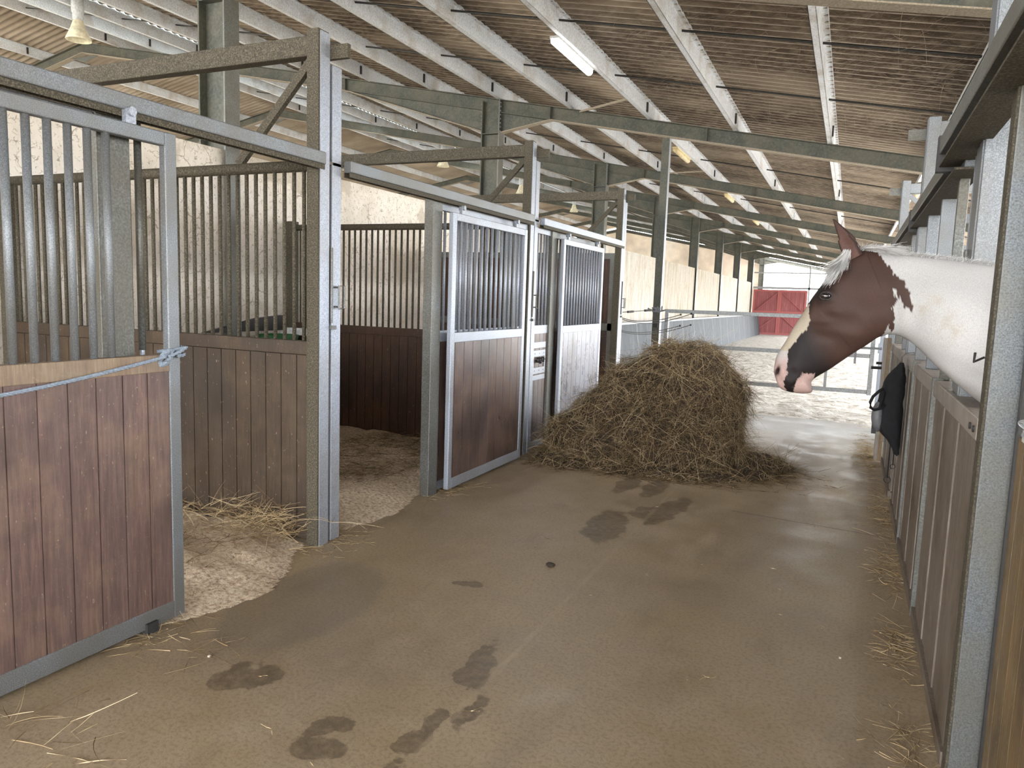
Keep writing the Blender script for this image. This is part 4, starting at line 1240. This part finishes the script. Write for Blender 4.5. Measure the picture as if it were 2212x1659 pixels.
m = MB(); m.tube([(.262, BY - .14, 1.02), (.235, BY - .155, 1.00), (.200, BY - .16, .96), (.184, BY - .16, .915), (.190, BY - .16, .875), (.215, BY - .15, .86), (.25, BY - .13, .87), (.285, BY - .12, .90)], .011, 10)
m.build('carry_loop', 'black_fabric', bt, smooth=True)
MB().tube([(.27, BY - .125, 1.0), (.262, BY - .14, .94), (.25, BY - .14, .88)], .009, 8).build('carry_loop', 'black_fabric', bt, smooth=True)
for (x0, x1, y0, y1, z0, z1) in ((.345, .353, -.04, 0, .34, .66), (.375, .382, -.02, .02, .44, .60), (.398, .408, .04, .09, .50, .66)):
    MB().box(x0, x1, BY + y0, BY + y1, z0, z1).build('strap', 'black_fabric', bt)
MB().tube([(.349 + .022 * math.cos(a), BY - .02, .325 + .022 * math.sin(a)) for a in np.linspace(0, 6.3, 18)], .004, 8).build('buckle_ring', 'black_iron', bt)
MB().tube([(.379 + .017 * math.cos(a), BY, .425 + .017 * math.sin(a)) for a in np.linspace(0, 6.3, 14)], .0035, 8).build('buckle_ring', 'black_iron', bt)
m = MB(); m.tube([(.374, BY, 1.20), (.37, BY - .02, 1.25), (.40, BY - .03, 1.285), (.45, BY - .03, 1.29), (.46, BY - .03, 1.255)], .004, 8)
m.build('hook', 'galvanized_dull', bt)

# ------------------------------------------------------------------ lamps
for k, y in enumerate((8.84, 15.24, 21.64, 28.04)):
    for side, xx in (('l', -3.30), ('r', 0.93)):
        lit = k == 0
        if side == 'r' and k > 1: continue
        z = ztop(xx) - 0.055 if side == 'l' else ztop(xx) - 0.06
        lb = {('l', 0): 'bright lit tube lamp under a roof purlin', ('r', 0): 'lit tube lamp above the right stalls',
              ('l', 1): 'yellowed unlit tube lamp past the second frame', ('r', 1): 'yellowed unlit tube lamp beyond the right posts',
              ('l', 2): 'yellowed unlit tube lamp past the third frame', ('l', 3): 'small unlit tube lamp farthest along the purlin'}[(side, k)]
        t = thing('tube_lamp', (xx, y, z), lb, 'lamp', 'tube lamps under the purlins')
        MB().box(xx - .055, xx + .055, y - .64, y + .64, z + .02, z + .05).build('housing', 'lamp_housing' if lit else 'yellow_plastic', t, bevel=0.006)
        m = MB(); n_ = 14
        m.tube([(xx, y - .62, z), (xx, y + .62, z)], .048, 16)
        m.build('diffuser', 'tube_lit' if lit else 'yellow_plastic', t, smooth=True)
        if lit:
            l = bpy.data.lights.new('tube_lamp_light', 'AREA'); l.shape = 'RECTANGLE'; l.size = .08; l.size_y = 1.2; l.energy = 25
            o = bpy.data.objects.new('tube_lamp_light', l); o.location = (xx, y, z - .06); COL.objects.link(o)

for k, y in enumerate((9.2, 15.6, 22.0, 28.4, 34.8)):
    x = -12.62; z0 = 5.78
    t = thing('bell_lamp', (x, y, z0), 'cream bell shaped hanging lamp, %s from the camera' % WORD[k], 'lamp', 'bell lamps in a row under the left roof')
    rf = MB().lathe((x, y, z0), [(.20, 0), (.205, .015), (.17, .09), (.12, .20), (.09, .30), (.075, .33)], 28).build('reflector', 'lamp_reflector', t, smooth=True)
    MB().lathe((x, y, z0 + .33), [(.078, 0), (.085, .03), (.085, .12), (.10, .14), (.10, .40), (.08, .42), (.0, .42)], 20).build('ballast_housing', 'lamp_housing', t, smooth=True)
    MB().tube([(x, y, z0 + .74), (x, y, ztop(x) + .02)], .012, 8).build('hanger', 'galvanized', t)
    MB().sphere((x, y, z0 + .12), .055, 14, 10).build('bulb', 'white_plastic', rf, smooth=True)

# cobweb threads hanging from the sheets
n = 2200
X = rng.uniform(-3.4, 1.6, n); Y = rng.uniform(6.2, 12.2, n); cl = rng.random(n) < .6
cx = rng.choice([-0.3, -1.7, -3.1, 0.4, 1.0], n); X = np.where(cl, cx + rng.normal(0, .28, n), X)
Z = np.array([ztop(a) for a in X]) + 0.215
P = np.stack([X, Y, Z], -1); D = rng.normal(size=(n, 3)) * [1, .35, .12]; D /= np.linalg.norm(D, axis=1)[:, None]
v, f = ribbons(P, D, np.stack([rng.normal(0, .3, n), rng.normal(0, .3, n), -rng.uniform(0.1, .5, n)], -1), rng.uniform(.06, .30, n), rng.uniform(.002, .004, n), 4)
v[:, 2] = np.minimum(v[:, 2], np.array([ztop(a) for a in v[:, 0]]) + 0.217)
tag(np_mesh('cobwebs', v, f, 'cobweb'), 'dusty cobweb threads hanging under the roof sheets', 'cobweb', kind='stuff')

# ------------------------------------------------------------------ horse
HY = 3.2
ST = [((-0.266, 1.336), (-0.256, 1.303), .018), ((-0.264, 1.365), (-0.236, 1.266), .045), ((-0.259, 1.397), (-0.185, 1.252), .056), ((-0.245, 1.428), (-0.118, 1.258), .056),
      ((-0.228, 1.461), (-0.118, 1.306), .054), ((-0.205, 1.511), (-0.058, 1.355), .056), ((-0.173, 1.573), (-0.014, 1.393), .066), ((-0.147, 1.629), (0.03, 1.43), .082),
      ((-0.121, 1.672), (0.064, 1.456), .095), ((-0.09, 1.729), (0.094, 1.482), .098), ((-0.066, 1.783), (0.114, 1.494), .092), ((-0.03, 1.813), (0.141, 1.503), .084),
      ((0.031, 1.821), (0.172, 1.502), .078), ((0.083, 1.814), (0.205, 1.487), .080), ((0.139, 1.808), (0.247, 1.454), .084), ((0.217, 1.800), (0.297, 1.404), .092),
      ((0.301, 1.79), (0.364, 1.345), .100), ((0.391, 1.778), (0.438, 1.286), .108), ((0.464, 1.767), (0.529, 1.214), .118), ((0.62, 1.74), (0.66, 1.10), .15),
      ((0.84, 1.69), (0.76, 0.92), .20), ((1.05, 1.64), (0.90, 0.78), .24), ((1.35, 1.54), (1.25, 0.72), .265), ((1.75, 1.51), (1.7, 0.72), .27),
      ((2.1, 1.55), (2.1, 0.84), .255), ((2.35, 1.50), (2.35, .95), .21), ((2.50, 1.34), (2.47, 1.08), .10)]
A = np.array([[a[0], a[1], b[0], b[1], c] for a, b, c in ST])


def catmull(A, u):
    i = int(min(max(math.floor(u), 0), len(A) - 2)); t = u - i
    p0, p1, p2, p3 = A[max(i - 1, 0)], A[i], A[i + 1], A[min(i + 2, len(A) - 1)]
    return 0.5 * ((2 * p1) + (-p0 + p2) * t + (2 * p0 - 5 * p1 + 4 * p2 - p3) * t * t + (-p0 + 3 * p1 - 3 * p2 + p3) * t ** 3)


us = np.concatenate([np.linspace(0, 12, 190, endpoint=False), np.linspace(12, 18, 80, endpoint=False), np.linspace(18, len(A) - 1, 50)])
NR = 112
V = []
for u in us:
    tx, tz, bx, bz, wd = catmull(A, u)
    cx, cz = (tx + bx) / 2, (tz + bz) / 2; vx, vz = (tx - bx) / 2, (tz - bz) / 2
    for k in range(NR):
        th = 2 * math.pi * k / NR
        c, s_ = math.cos(th), math.sin(th)
        c2 = math.copysign(abs(c) ** 0.92, c)
        # width profile: fuller low on the cheeks, thin at crest and throat on the neck
        prof = abs(s_) ** 0.85
        if u > 12:
            prof *= (1 - 0.22 * max(0, c)) if u < 19 else 1.0
        if u < 7: prof *= (1 + 0.06 * c)
        V.append((cx + vx * c2, math.copysign(prof, s_) * wd, cz + vz * c2))
V = np.array(V)


def dent(cx, cz, r, amt, rz=None):
    """push the flanks out (amt>0) or in along Y around (cx, cz)"""
    rz = rz or r
    d2 = ((V[:, 0] - cx) / r) ** 2 + ((V[:, 2] - cz) / rz) ** 2
    sgn = np.clip(np.abs(V[:, 1]) / 0.03, 0, 1) * np.sign(V[:, 1])
    V[:, 1] += sgn * amt * np.exp(-d2)


dent(0.085, 1.57, 0.066, 0.020)
dent(0.00, 1.50, 0.06, 0.006, 0.03)
dent(-0.02, 1.545, 0.045, -0.009, 0.03)   # hollow in front of the cheek
dent(-0.075, 1.485, 0.05, -0.007, 0.02)
dent(-0.150, 1.545, 0.022, 0.006, 0.06)   # nasal bone
dent(-0.17, 1.40, 0.02, 0.005, 0.04)
dent(-0.125, 1.615, 0.012, -0.005, 0.02)
for q in np.linspace(0, 1, 8):            # brow ridge
    dent(-0.118 + q * 0.052, 1.652 + 0.016 * math.sin(q * math.pi), 0.008, 0.0045)
    dent(-0.115 + q * 0.050, 1.628 - 0.004 * math.sin(q * math.pi), 0.006, 0.0025)
for q in np.linspace(0, 1, 10):           # edge of the jaw
    dent(0.13 - q * 0.12, 1.545 - 0.07 * q ** 0.7, 0.03, 0.0012)
dent(0.0, 0.0, 0.01, 0.0)          
dent(0.150, 1.60, 0.022, -0.014, 0.09)    # groove behind the cheek
dent(-0.092, 1.643, 0.030, 0.012)         # brow
dent(-0.092, 1.638, 0.014, -0.006)
dent(-0.045, 1.735, 0.025, -0.010)        # temple hollow
dent(-0.06, 1.585, 0.020, 0.007, 0.012)
dent(-0.13, 1.50, 0.03, -0.006)
dent(-0.10, 1.545, 0.05, 0.006, 0.012)    # facial crest
dent(-0.247, 1.345, 0.022, 0.010)         # nostril rim
dent(-0.249, 1.338, 0.0095, -0.024, 0.020)
dent(-0.195, 1.330, 0.02, -0.005)
for q in np.linspace(0, 1, 7):            # mouth line
    dent(-0.186 + q * 0.040, 1.283 + q * 0.050, 0.0050, -0.011)
dent(-0.142, 1.283, 0.024, 0.008)
dent(-0.200, 1.30, 0.02, 0.005, 0.03)
dent(-0.17, 1.36, 0.035, 0.004, 0.02)
dent(-0.225, 1.39, 0.02, -0.004, 0.03)
dent(-0.232, 1.30, 0.012, -0.005, 0.012)
dent(0.30, 1.47, 0.10, 0.012, 0.14)
dent(0.22, 1.55, 0.03, -0.006, 0.12)
for q in np.linspace(0, 1, 12):
    dent(0.18 + q * 0.30, 1.50 - q * 0.16, 0.030, -0.0030)
    dent(0.16 + q * 0.32, 1.72 - q * 0.03, 0.035, -0.0018)
nn_ = np.array([mnoise.noise(Vector((p[0] * 22, p[1] * 22, p[2] * 22))) for p in V]); V[:, 1] += 0.0012 * nn_
V[:, 1] += HY
vs = V.tolist(); fs = []
nu = len(us)
for i in range(nu - 1):
    for k in range(NR):
        k2 = (k + 1) % NR; fs.append((i * NR + k, (i + 1) * NR + k, (i + 1) * NR + k2, i * NR + k2))
fs.append(tuple(range(NR))); fs.append(tuple((nu - 1) * NR + k for k in range(NR))[::-1])
hm = MB().add(vs, fs)
n_trunk = len(vs)


def ear(m, base, tip, yb, yt, hw):
    o = len(m.v); n = 20; K = 22
    b = Vector((base[0], yb, base[1])); e = Vector((tip[0], yt, tip[1])); ax = (e - b)
    side = Vector((0.82, -0.30 if yb < HY else 0.30, 0.5)).normalized(); side = (side - ax.normalized() * side.dot(ax.normalized())).normalized()
    dp = ax.normalized().cross(side)
    for i in range(n + 1):
        t = i / n
        wv = max(min(hw, 0.040 * (1 - t) ** 0.75), 0.0012)
        c = b + ax * t + Vector((0.006, 0, 0)) * math.sin(t * math.pi) * (t > .5)
        for k in range(K):
            a = 2 * math.pi * k / K; x_, y_ = math.cos(a), math.sin(a)
            # cupped section: one face pulled inwards
            dd = 0.62 * y_ if y_ > 0 else 0.62 * y_ * (1 - 1.5 * (1 - x_ * x_) * min(1, t * 3) * (1 - t))
            m.v.append(tuple(c + side * wv * x_ + dp * wv * dd))
    for i in range(n):
        for k in range(K):
            k2 = (k + 1) % K; m.f.append((o + i * K + k, o + i * K + k2, o + (i + 1) * K + k2, o + (i + 1) * K + k))
    m.f.append(tuple(o + n * K + k for k in range(K)))


ear(hm, (-0.002, 1.790), (-0.088, 1.934), HY - .045, HY - .060, .031)
n_ear1 = len(hm.v)
ear(hm, (0.006, 1.790), (-0.056, 1.918), HY + .045, HY + .060, .031)
n_ears = len(hm.v)


def leg(m, pts):
    m.tube([(a, b, c) for a, b, c, r in pts], [r for *_, r in pts], 18)


for sy in (-.13, .13):
    y = HY + sy
    leg(hm, [(1.00, y, .98, .10), (0.98, y, .80, .075), (0.97, y, .62, .055), (.965, y, .52, .046), (.965, y, .47, .042), (.965, y, .30, .030), (.965, y, .18, .034), (.95, y, .10, .034), (.935, y, .06, .048), (.925, y, .0, .055)])
    leg(hm, [(2.22, y, 1.12, .15), (2.20, y, .90, .12), (2.16, y, .78, .085), (2.26, y, .62, .052), (2.33, y, .53, .048), (2.31, y, .44, .040), (2.26, y, .25, .033), (2.25, y, .17, .036), (2.22, y, .10, .036), (2.20, y, .06, .050), (2.19, y, .0, .056)])
ht = thing('horse', (1.0, HY, 0), 'brown and white horse leaning its head out over the low door on the right', 'horse')

# coat pattern: real markings of the animal, one colour per vertex
BR = [(-0.034, 1.86), (0.032, 1.86), (0.082, 1.811), (0.106, 1.767), (0.137, 1.728), (0.171, 1.706), (0.192, 1.667), (0.187, 1.649), (0.208, 1.619), (0.206, 1.594), (0.182, 1.614),
      (0.155, 1.648), (0.139, 1.683), (0.136, 1.67), (0.157, 1.635), (0.14, 1.612), (0.15, 1.572), (0.155, 1.532), (0.146, 1.516), (0.132, 1.542), (0.129, 1.526), (0.11, 1.491),
      (0.116, 1.394), (-0.053, 1.303), (-0.105, 1.305), (-0.110, 1.337), (-0.152, 1.338), (-0.168, 1.313), (-0.182, 1.274), (-0.189, 1.235), (-0.211, 1.257), (-0.224, 1.299),
      (-0.21, 1.339), (-0.214, 1.401), (-0.21, 1.434), (-0.176, 1.484), (-0.144, 1.523), (-0.142, 1.56), (-0.152, 1.602), (-0.149, 1.625), (-0.18, 1.64), (-0.12, 1.755), (-0.085, 1.80)]
BRn = np.array(BR)


def inside(px, pz):
    r = np.zeros(len(px), bool); n = len(BRn); j = n - 1
    for i in range(n):
        xi, zi = BRn[i]; xj, zj = BRn[j]
        c = ((zi > pz) != (zj > pz)) & (px < (xj - xi) * (pz - zi) / (zj - zi + 1e-12) + xi)
        r ^= c; j = i
    return r


HVv = np.array(hm.v)
wob = np.array([[mnoise.noise(Vector((p[0] * 45, p[1] * 45, p[2] * 45))), mnoise.noise(Vector((p[0] * 45 + 7, p[1] * 45, p[2] * 45)))] for p in HVv])
wob2 = np.array([mnoise.noise(Vector((p[0] * 130, p[1] * 130, p[2] * 60))) for p in HVv])
px = HVv[:, 0] + wob[:, 0] * 0.006 + wob2 * 0.006; pz = HVv[:, 2] + wob[:, 1] * 0.006 + wob2 * 0.006
isb = inside(px, pz)
isb[n_ears:] = False
# blaze: pale strip down the front of the face
back = (HVv[:, 0] - (-0.09)) * 0
isb[n_trunk:n_ears] = True
ss = lambda e0, e1, x: np.clip((x - e0) / (e1 - e0), 0, 1) ** 2 * (3 - 2 * np.clip((x - e0) / (e1 - e0), 0, 1))
brown = np.array([0.050, 0.026, 0.019]); dark = np.array([0.010, 0.007, 0.0065]); white = np.array([0.375, 0.362, 0.35]); pink = np.array([0.33, 0.225, 0.20])
soft = np.array([mnoise.noise(Vector((p[0] * 9, p[1] * 9, p[2] * 9))) for p in HVv])
x_, z_ = HVv[:, 0], HVv[:, 2]
dk = np.maximum(ss(-0.03, -0.16, x_ + 0.6 * (z_ - 1.45) + 0.03 * soft), np.exp(-(((x_ + 0.105) / .05) ** 2 + ((z_ - 1.66) / .055) ** 2)) * 0.95)
dk = np.maximum(dk, np.exp(-(((x_ + 0.035) / .03) ** 2 + ((z_ - 1.77) / .04) ** 2)) * .85)
dk = np.maximum(dk, 0.75 * ss(-0.055, -0.10, x_ - 0.55 * (z_ - 1.70)) * (z_ > 1.56))
dk = np.clip(dk + 0.10 * soft, 0, 1)[:, None]
cb = (brown * (1 + 0.35 * soft[:, None])) * (1 - dk) + dark * dk
pk = np.clip(ss(1.44, 1.34, z_ + 0.02 * soft) * (x_ < -0.02), 0, 1)[:, None]
blz = (ss(1.56, 1.46, z_) * 0.0)[:, None]
soft3 = np.array([mnoise.noise(Vector((p[0] * 4, p[1] * 9, p[2] * 5 + 2))) for p in HVv])
cw = white * (1 - 0.08 * np.clip(soft, -1, 1)[:, None]) * (1 - 0.12 * np.clip(soft3, -1, 1)[:, None])
face = ((x_ < -0.12) & (z_ > 1.42))[:, None]
cw = np.where(face, np.array([0.36, 0.31, 0.24]), cw)
cw = cw * (1 - pk) + pink * (1 + 0.25 * soft[:, None]) * pk
for cx_, cz_, r_ in ((0.241, 1.60, .03), (0.335, 1.53, .045), (0.33, 1.575, .02), (0.28, 1.64, .02)):
    g_ = (np.exp(-((x_ - cx_) ** 2 + (z_ - cz_) ** 2) / r_ ** 2) * (0.28 + 0.5 * wob[:, 0]))[:, None].clip(0, .45)
    cw = cw * (1 - g_) + np.array([0.30, 0.25, 0.17]) * g_
colr = np.where(isb[:, None], cb, cw)
nz = np.exp(-(((x_ + 0.249 - 0.25 * (z_ - 1.338)) / .0085) ** 2 + ((z_ - 1.338) / .019) ** 2))[:, None] * (np.abs(HVv[:, 1:2] - HY) > 0.012)
colr = colr * (1 - np.clip(nz * 1.6, 0, 1)) + np.array([0.02, 0.010, 0.010]) * np.clip(nz * 1.6, 0, 1)
e_ = slice(n_trunk, n_ears)
te = np.clip((HVv[e_, 2] - 1.80) / .13, 0, 1)[:, None]
ang_ = np.arange(n_ears - n_trunk) % 22 * 2 * math.pi / 22
inner = ((np.sin(ang_) < -0.2) & (np.abs(np.cos(ang_)) < 0.8))[:, None]
colr[e_] = np.where(inner, np.array([0.085, 0.042, 0.033]), np.array([0.034, 0.017, 0.013])) * (1 - 0.55 * te ** 3)
colr[n_ears:] = np.array([0.6, 0.57, 0.54])
hoof = HVv[:, 2] < 0.07
colr[hoof] = (0.08, 0.07, 0.06)

t_ = NB('horse_coat', 0.62, spec=0.22)
at = t_.n('ShaderNodeAttribute'); at.attribute_name = 'coat'
hr = t_.noise(1.0, 3, t_.mapping((500, 500, 160)))
c_ = t_.mix(0.35, at.outputs['Color'], t_.mix(1.0, at.outputs['Color'], t_.ramp(hr, [(0.35, 0.55), (0.65, 1.25)]), 'MULTIPLY'))
t_.col(c_); t_.bump(hr, 0.15, 0.001)
M['coat'] = t_.m
body = hm.build('body', 'coat', ht, smooth=True)
ca = body.data.color_attributes.new('coat', 'FLOAT_COLOR', 'POINT')
ca.data.foreach_set('color', np.concatenate([colr, np.ones((len(colr), 1))], 1).astype(np.float32).ravel())

t_ = NB('eye_gloss', 0.08); t_.col((0.012, 0.008, 0.007)); t_.b.inputs['Coat Weight'].default_value = 1.0; M['eye'] = t_.m
for s_ in (-1, 1):
    ey = MB().sphere((-0.091, HY + s_ * 0.0875, 1.642), (.0185, .016, .0155), 22, 14).build('eye', 'eye', ht, smooth=True)
    ld = MB()
    for dz, a0 in ((1, .0), (-1, .0)):
        ld.tube([(-0.091 + 0.0205 * math.cos(a), HY + s_ * (0.0985 - 0.008 * abs(math.cos(a))), 1.642 + dz * .0145 * math.sin(a)) for a in np.linspace(0, math.pi, 14)], [.002 + .0018 * math.sin(a) for a in np.linspace(0, math.pi, 14)], 8)
    t_ = None
    if 'lid' not in M: plain('lid', (0.02, 0.014, 0.012), .6)
    ld.build('eyelid', 'lid', ey, smooth=True)

# mane, roached short along the crest
n = 5200
u = rng.uniform(11.6, 19.2, n)
pts = np.array([catmull(A, a) for a in u])
P = np.stack([pts[:, 0], HY + rng.normal(0, .009, n), pts[:, 1] - .004], -1)
D = np.stack([rng.normal(.35, .25, n), rng.normal(-.15, .35, n), np.full(n, 1.0)], -1); D /= np.linalg.norm(D, axis=1)[:, None]
L = rng.uniform(.012, .024, n) * (1 + .5 * (u < 13.2))
v, f = ribbons(P, D, np.stack([rng.normal(.3, .3, n), rng.normal(-.2, .3, n), rng.normal(-.3, .2, n)], -1), L, rng.uniform(.0012, .0022, n), 3)
tag(np_mesh('mane', v, f, 'white_hair', parent=ht), 'short white mane along the crest', None, kind='stuff')
# long wisps at the poll lying back
n = 500
P = np.stack([rng.uniform(0.02, .08, n), HY + rng.normal(-.01, .015, n), np.full(n, 1.826)], -1)
D = np.stack([np.full(n, 1.0), rng.normal(-.1, .2, n), rng.normal(.12, .08, n)], -1); D /= np.linalg.norm(D, axis=1)[:, None]
v, f = ribbons(P, D, np.stack([np.zeros(n), rng.normal(-.1, .2, n), rng.normal(-.25, .1, n)], -1), rng.uniform(.05, .13, n), rng.uniform(.001, .002, n), 4)
tag(np_mesh('poll_hair', v, f, 'white_hair', parent=ht), None, None, kind='stuff')
n = 900
P = np.stack([rng.uniform(-0.045, -0.015, n), HY + rng.uniform(-.065, .03, n), rng.uniform(1.80, 1.822, n)], -1)
tgt = np.stack([rng.normal(-0.075, .014, n), HY - rng.uniform(.02, .098, n), rng.uniform(1.675, 1.75, n)], -1)
q = rng.random(n) < .2
tgt[q] = np.stack([rng.normal(-0.035, .01, q.sum()), HY - rng.uniform(.08, .10, q.sum()), rng.uniform(1.73, 1.75, q.sum())], -1)
D = tgt - P; L = np.linalg.norm(D, axis=1); D /= L[:, None]
v, f = ribbons(P, D, np.stack([-np.abs(rng.normal(.12, .05, n)), -np.abs(rng.normal(.22, .05, n)), rng.normal(0.05, .05, n)], -1), L, rng.uniform(.0012, .0024, n), 5)
tag(np_mesh('forelock', v, f, 'white_hair', parent=ht), 'white forelock hanging before the ear', None, kind='stuff')
